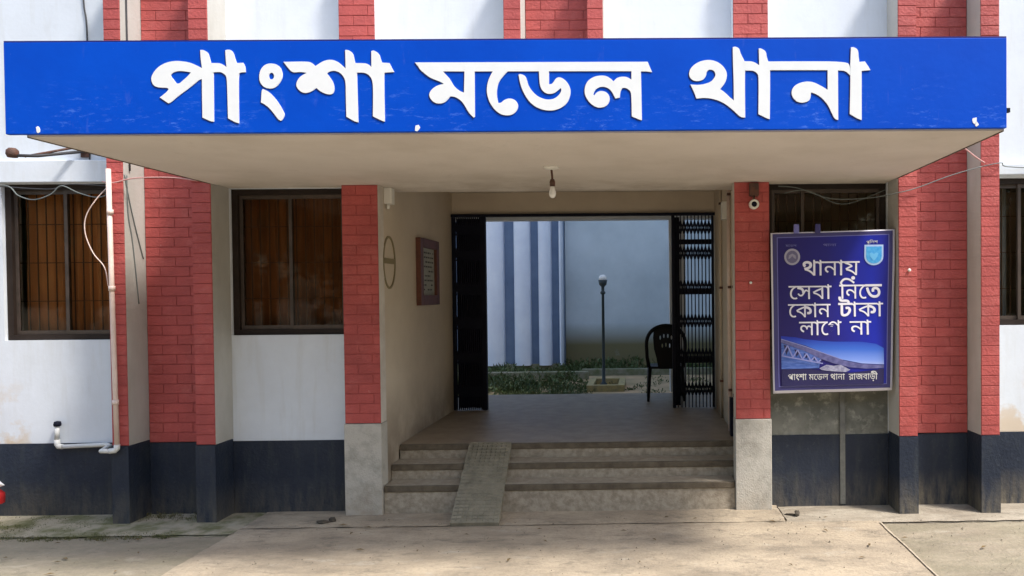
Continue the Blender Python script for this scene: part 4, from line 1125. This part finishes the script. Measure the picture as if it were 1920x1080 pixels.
for sx in (-1, 1):
    for yy, y2 in ((cy+0.0, cy-0.05), (cy+0.39, cy+0.43)):
        MB().tube([(cx+sx*0.20, yy, cz+0.43), (cx+sx*0.215, (yy+y2)/2, cz+0.2), (cx+sx*0.225, y2, cz+0.001)], [0.026, 0.022, 0.017], 8).build('leg', M['chair'], CH)

# ================================================================== courtyard beyond the passage
structure(MB().add([(-20, 3.96, 0.05), (20, 3.96, 0.05), (20, 30, 0.05), (-20, 30, 0.05)], [(0, 1, 2, 3)]), 'courtyard_ground', M['soil'])
BB = thing('rear_block', 'pale blue-white building with tall white fins seen through the passage', 'building', (-1.8, 11.5, 0.05))
MB().box(-1.79, 4.5, 11.5, 11.7, 0.0, 5.6).build('wall', M['backwall'], BB)
MB().box(-8.0, -1.80, 11.28, 11.7, 0.0, 5.6).build('fin_backing', M['finblue'], BB)
MB().box(-8.0, -1.80, 11.14, 11.277, 0.0, 0.20).build('base_kerb', M['kerb'], BB)
for x0, x1 in ((-6.2, -5.78), (-5.56, -5.14), (-4.92, -4.50), (-4.28, -3.86), (-3.635, -3.20), (-2.955, -2.575), (-2.385, -2.085), (-1.90, -1.815)):
    k = 12; w = (x1-x0)/2; ring = [(x0, 11.275)]+[((x0+x1)/2-w*math.cos(PI*i/k), 11.13-0.13*math.sin(PI*i/k)) for i in range(k+1)]+[(x1, 11.275)]
    n = len(ring)
    MB().add([(x, y, z) for z in (0.18, 5.6) for x, y in ring], [(i, (i+1) % n, n+(i+1) % n, n+i) for i in range(n)]+[tuple(range(n))[::-1], tuple(range(n, 2*n))]).build('fin', M['fin'], BB)
MB().box(-8.2, 4.6, 10.95, 11.9, 5.61, 5.75).build('roof_slab', M['fin'], BB)
WG = thing('shading_wing', 'plain white tall wing added on the right to shade the courtyard', 'building', (1.8, 7.5, 0.05))  # added block, tall enough to keep sun off the rear wall
MB().box(1.72, 4.5, 4.2, 11.49, 0.0, 14.6).build('wall', M['white'], WG)
MB().box(1.65, 4.6, 4.1, 11.495, 14.61, 14.75).build('roof', M['white'], WG)

LP = thing('garden_lamp', 'slim dark garden lamp post with a white globe in the courtyard', 'lamp post', (-0.72, 8.0, 0.05))
MB().lathe((-0.72, 8.0, 0.05), [(0, 0), (0.07, 0), (0.07, 0.05), (0.035, 0.09), (0.030, 0.4), (0.026, 1.78), (0.05, 1.80), (0.05, 1.83), (0.03, 1.85), (0.03, 1.93), (0.07, 1.97), (0.088, 2.06), (0.084, 2.06), (0, 2.0)], 16).build('pole', M['post'], LP)
MB().lathe((-0.72, 8.0, 2.14), [(0, 0.078)]+[(0.078*math.sin(a*PI/10), 0.078*math.cos(a*PI/10)) for a in range(1, 9)]+[(0.04, -0.075)], 18).build('globe', M['globe'], LP)
b = MB()
for x0, x1, y0, y1 in ((-1.0, -0.30, 7.20, 7.32), (-1.0, -0.30, 8.3, 8.42), (-1.0, -0.88, 7.325, 8.295), (-0.42, -0.30, 7.325, 8.295)):
    b.box(x0, x1, y0, y1, 0.0, 0.17)
tag(b.build('bed_kerb', M['yellow'], None, origin=(-0.65, 7.8, 0.05)), 'faded yellow kerb box around the foot of the garden lamp', 'kerb')
tag(MB().box(-6, -1.1, 9.2, 9.35, 0.0, 0.22).build('garden_kerb', M['kerb'], None, origin=(-3, 9.2, 0.05), bev=0.02), 'mossy kerb in front of the white fins', 'kerb')
tag(MB().box(-1.3, 1.7, 9.9, 10.02, 0.0, 0.20).build('garden_kerb', M['kerb'], None, origin=(0, 9.9, 0.05), bev=0.02), 'low kerb along the foot of the pale rear wall', 'kerb')

def foliage(name, label, spots, leaf, mt, cat='plants'):
    b = MB()
    for (x, y, z, r, h, n) in spots:
        for _ in range(n):
            a = random.random()*2*PI; q = r*math.sqrt(random.random()); t = random.random()
            c = Vector((x+q*math.cos(a), y+q*math.sin(a), z+h*t*(1-0.5*q/r)))
            d = Vector((random.uniform(-1, 1), random.uniform(-1, 1), random.uniform(0.2, 1.4))).normalized()
            s = d.cross(Vector((random.random(), random.random(), .3))).normalized()
            L = leaf*random.uniform(.5, 1.3)
            b.add([c-s*L*.25, c+d*L*.5-s*L*.1, c+d*L, c+d*L*.5+s*L*.25], [(0, 1, 2, 3)])
    o = b.build(name, mt, None, recalc=False); o['kind'] = 'stuff'; o['label'] = label; o['category'] = cat
    return o
R = random.uniform
foliage('garden_plants', 'low green plants growing in the courtyard bed below the fins', [(R(-4.0, -1.3), R(7.0, 10.9), .05, R(.12, .4), R(.05, .26), 70) for _ in range(70)], .10, M['leaf'])
foliage('wall_scrub', 'dark scrub and grass along the foot of the pale rear wall', [(R(-1.8, 1.7), R(10.2, 11.4), .05, R(.12, .35), R(.08, .34), 60) for _ in range(56)], .11, M['leaf'])
foliage('courtyard_grass', 'short patchy grass in the courtyard', [(R(-4, -0.9), R(5.2, 8.6), .05, R(.1, .4), R(.03, .12), 90) for _ in range(190)]+[(R(-0.2, 1.4), R(6, 9.8), .05, R(.1, .25), R(.02, .05), 30) for _ in range(20)], .06, M['leaf'], 'grass')
foliage('moss_tufts', 'moss and tiny weeds along the left wall apron edge', [(R(-5.9, -3.7), R(-.66, -.50), -.02, R(.02, .07), R(.004, .020), 34) for _ in range(150)]+[(R(-5.6, -4.4), R(-.5, -.05), -.012, R(.03, .10), R(.003, .012), 24) for _ in range(60)], .016, M['moss'], 'moss')
foliage('wall_weeds', 'small dry weeds at the foot of the left pier recess', [(R(-4.2, -3.7), R(-.22, -.02), -.005, R(.02, .06), R(.01, .045), 24) for _ in range(22)], .02, mat('dry_weed', (0.16, 0.13, 0.07), (0.10, 0.11, 0.04), 20, .95, 0), 'weeds')

# ================================================================== debris
gb = MB()
for _ in range(900):
    x = R(-6.0, 4.5)
    y = -0.30-abs(random.gauss(0, 1.1)) if random.random() < .6 else R(-3.4, -0.3)
    s = R(.002, .0065)*(1.6 if random.random() < .06 else 1)
    a = R(0, PI); c_, s_ = math.cos(a)*s, math.sin(a)*s
    z = 0.003 if -3.2 < x < 1.9 else -0.014
    gb.add([(x-c_, y-s_, z), (x+s_, y-c_, z), (x+c_*1.3, y+s_, z), (x-s_, y+c_, z), (x, y, z+s*1.1)], [(0, 1, 4), (1, 2, 4), (2, 3, 4), (3, 0, 4)])
o = gb.build('grit', mat('yard_grit', (0.30, 0.25, 0.18), (0.12, 0.10, 0.075), 8, .95, 0), None, recalc=False)
tag(o, 'small stones and grit scattered over the concrete yard', 'grit', None, 'stuff')
lb = MB()
for _ in range(34):
    x = R(-5.6, 4.0); y = R(-1.5, -0.25); a = R(0, 2*PI); L = R(.018, .040); w = L*.33
    z = 0.010 if -3.2 < x < 1.9 else -0.004
    dx, dy = math.cos(a), math.sin(a)
    P4 = [(x-dx*L, y-dy*L, z), (x-dy*w, y+dx*w, z+.007), (x+dx*L, y+dy*L, z+.003), (x+dy*w, y-dx*w, z+.006)]
    lb.add(P4, [(0, 1, 2, 3)])
o = lb.build('fallen_leaves', mat('dry_leaf', (0.20, 0.13, 0.05), (0.10, 0.07, 0.03), 12, .9, 0), None, recalc=False)
tag(o, 'dry leaves lying about the foot of the building', 'leaves', None, 'stuff')
def lump(name, x, y, z, r, label, mt, seed):
    bm = bmesh.new(); bmesh.ops.create_icosphere(bm, subdivisions=2, radius=1)
    for v in bm.verts:
        k = 1+0.45*noise.noise(v.co*1.7+Vector((seed, 0, 0)))
        v.co = Vector((v.co.x*r[0]*k, v.co.y*r[1]*k, v.co.z*r[2]*k))
    me = bpy.data.meshes.new(name); bm.to_mesh(me); bm.free(); me.materials.append(mt)
    o = bpy.data.objects.new(name, me); COL.objects.link(o); o.location = (x, y, z+r[2]*.6); o.rotation_euler = (0, 0.15, 0.5*seed)
    return tag(o, label, 'debris')
lump('dead_leaf_clump', -2.60, -0.36, 0, (0.055, 0.03, 0.016), 'dark clump of rubbish on the paving left of the left pillar', M['stone'], 1)
lump('dead_leaf_clump', -2.545, -0.315, 0, (0.03, 0.03, 0.022), 'smaller dark lump just behind the clump left of the left pillar', M['stone'], 3)
lump('broken_stone', 1.285, -0.30, -.01, (0.03, 0.02, 0.03), 'small dark stone at the foot of the dark plinth under the poster', M['stone'], 2)
lump('broken_stone', 1.235, -0.27, -.01, (0.05, 0.015, 0.009), 'flat dark chip beside the small stone under the poster', M['stone'], 5)

# ================================================================== motorcycle at the left edge
MC = thing('motorcycle', 'red and white motorcycle just entering the photo at the left edge', 'motorcycle', (-6.0, -0.52, -0.01))
def wheel(x):
    w = MB().lathe((x, -0.52, 0.275), [(0.235, -0.035), (0.265, -0.042), (0.285, -0.022), (0.289, 0), (0.285, 0.022), (0.265, 0.042), (0.235, 0.035)], 36, axis='y').build('wheel', M['rubber'], MC)
    MB().lathe((x, -0.52, 0.275), [(0.236, -0.03), (0.215, -0.026), (0.215, 0.026), (0.236, 0.03)], 30, axis='y').build('rim', M['chrome'], w)
    h = MB().lathe((x, -0.52, 0.275), [(0, -0.06), (0.035, -0.06), (0.05, 0), (0.035, 0.06), (0, 0.06)], 14, axis='y')
    for i in range(10):
        a = 2*PI*i/10
        h.tube([(x, -0.52, 0.275), (x+0.217*math.cos(a), -0.52, 0.275+0.217*math.sin(a))], 0.004, 5)
    h.build('hub', M['chrome'], w)
XF = -5.43
wheel(XF); wheel(XF-1.25)
vs = []; n = 22
for i in range(n+1):
    a = math.radians(-8+150*i/n)
    r = 0.325
    for dy, dr in ((-0.060, -0.035), (-0.045, 0), (0, 0.012), (0.045, 0), (0.060, -0.035)):
        vs.append((XF+(r+dr)*math.cos(a)+(0.05 if i < 3 else 0), -0.52+dy, 0.285+(r+dr)*math.sin(a)+(0.0)))
b = MB()
fs = [(i*5+j, i*5+j+1, (i+1)*5+j+1, (i+1)*5+j) for i in range(n) for j in range(4)]
b.add(vs, fs, 0, True)
b.build('mudguard', [M['bikered'], M['bikewhite']], MC)
tip = MB().add([(XF+0.30, -0.56, 0.40), (XF+0.41, -0.52, 0.385), (XF+0.30, -0.48, 0.40), (XF+0.27, -0.56, 0.47), (XF+0.27, -0.48, 0.47), (XF+0.28, -0.52, 0.34)], [(0, 1, 3), (1, 4, 3), (1, 2, 4), (0, 5, 1), (5, 2, 1), (0, 3, 4, 2, 5)], 0)
tip.build('mudguard_tip', M['bikewhite'], MC)
for s_ in (-1, 1):
    MB().tube([(XF, -0.52+s_*0.085, 0.275), (XF-0.30, -0.52+s_*0.085, 0.92)], 0.02, 8).build('fork', M['chrome'], MC)
MB().tube([(XF-0.36, -0.86, 1.02), (XF-0.30, -0.70, 1.02), (XF-0.29, -0.52, 0.97), (XF-0.30, -0.34, 1.02), (XF-0.36, -0.18, 1.02)], 0.014, 8).build('handlebar', M['black'], MC)
MB().lathe((XF-0.20, -0.52, 0.85), [(0, -0.12), (0.06, -0.10), (0.085, -0.02), (0.085, 0.02), (0, 0.035)], 18, axis='x').build('headlight', M['bikewhite'], MC)
MB().lathe((XF-0.62, -0.52, 0.80), [(0, -0.24), (0.10, -0.20), (0.15, -0.05), (0.15, 0.08), (0.09, 0.22), (0, 0.24)], 16, axis='x').build('tank', M['bikered'], MC)
MB().box(XF-1.38, XF-0.82, -0.63, -0.41, 0.74, 0.83).build('seat', M['rubber'], MC, bev=0.03)
MB().box(XF-0.85, XF-0.48, -0.64, -0.40, 0.28, 0.60).build('engine', M['black'], MC, bev=0.03)
MB().tube([(XF-0.32, -0.52, 0.86), (XF-0.80, -0.52, 0.62), (XF-1.25, -0.52, 0.275)], 0.03, 8).build('frame', M['black'], MC)

# ================================================================== unseen trees behind the camera, added to block low sky from the front
def tree_meshes(seed):
    rnd = random.Random(seed)
    tb = MB().tube([(0, 0, -0.1), (0.05, 0.03, 1.5), (-0.05, 0.1, 3.2), (0.1, 0.05, 5.0), (0.05, 0, 7.0)], [0.24, 0.20, 0.16, 0.11, 0.04], 10)
    tips = []
    for i in range(9):
        a = i*2.4; z0 = 1.9+0.55*i; L = rnd.uniform(1.5, 2.4)
        tb.tube([(0, 0.05, z0), (L*.5*math.cos(a), L*.5*math.sin(a), z0+.4), (L*math.cos(a), L*math.sin(a), z0+1.0)], [0.09, 0.06, 0.02], 6)
        tips.append(Vector((L*math.cos(a), L*math.sin(a), z0+1.0)))
    tips += [Vector((rnd.uniform(-1.6, 1.6), rnd.uniform(-1.4, 1.4), rnd.uniform(1.6, 8.6))) for _ in range(16)]
    cb = MB()
    for c in tips:
        for _ in range(240):
            d = Vector((rnd.gauss(0, 1), rnd.gauss(0, 1), rnd.gauss(0, 1))).normalized()*rnd.uniform(0.35, 1.25)
            p = c+Vector((d.x*1.2, d.y*1.2, d.z*0.8))
            u = Vector((rnd.gauss(0, 1), rnd.gauss(0, 1), rnd.gauss(0, .6))).normalized()
            w = u.cross(Vector((rnd.gauss(0, 1), rnd.gauss(0, 1), rnd.gauss(0, 1)))).normalized()
            s = rnd.uniform(0.14, 0.26)
            cb.add([p-w*s*.45, p+u*s, p+w*s*.45, p-u*s], [(0, 1, 2, 3)])
    return tb, cb
bark = mat('tree_bark', (0.12, 0.09, 0.06), (0.07, 0.055, 0.04), 8, 0.95, 0.5, 20)
protos = []
for s_ in (3, 8):
    o = thing('sky_blocking_tree', 'unseen leafy tree of a row added to block low sky light from the station front', 'tree', (0, 0, 0), 'added trees blocking low sky')
    tb, cb = tree_meshes(s_)
    tb.build('trunk', bark, o, recalc=False)
    cb.build('crown', M['leaf'], o, recalc=False)
    protos.append(o)
for i in range(10):
    src = protos[i % 2]
    if i < 2: o = src
    else:
        o = src.copy(); COL.objects.link(o)
        for ch in list(src.children):
            c = ch.copy(); COL.objects.link(c); c.parent = o
    o.location = (-19+4.1*i, -14.5+1.1*math.sin(i*2.1), -0.035)
    o.rotation_euler = (0, 0, i*1.3)
    o.scale = (1, 1, 0.92+0.1*math.sin(i*1.7))
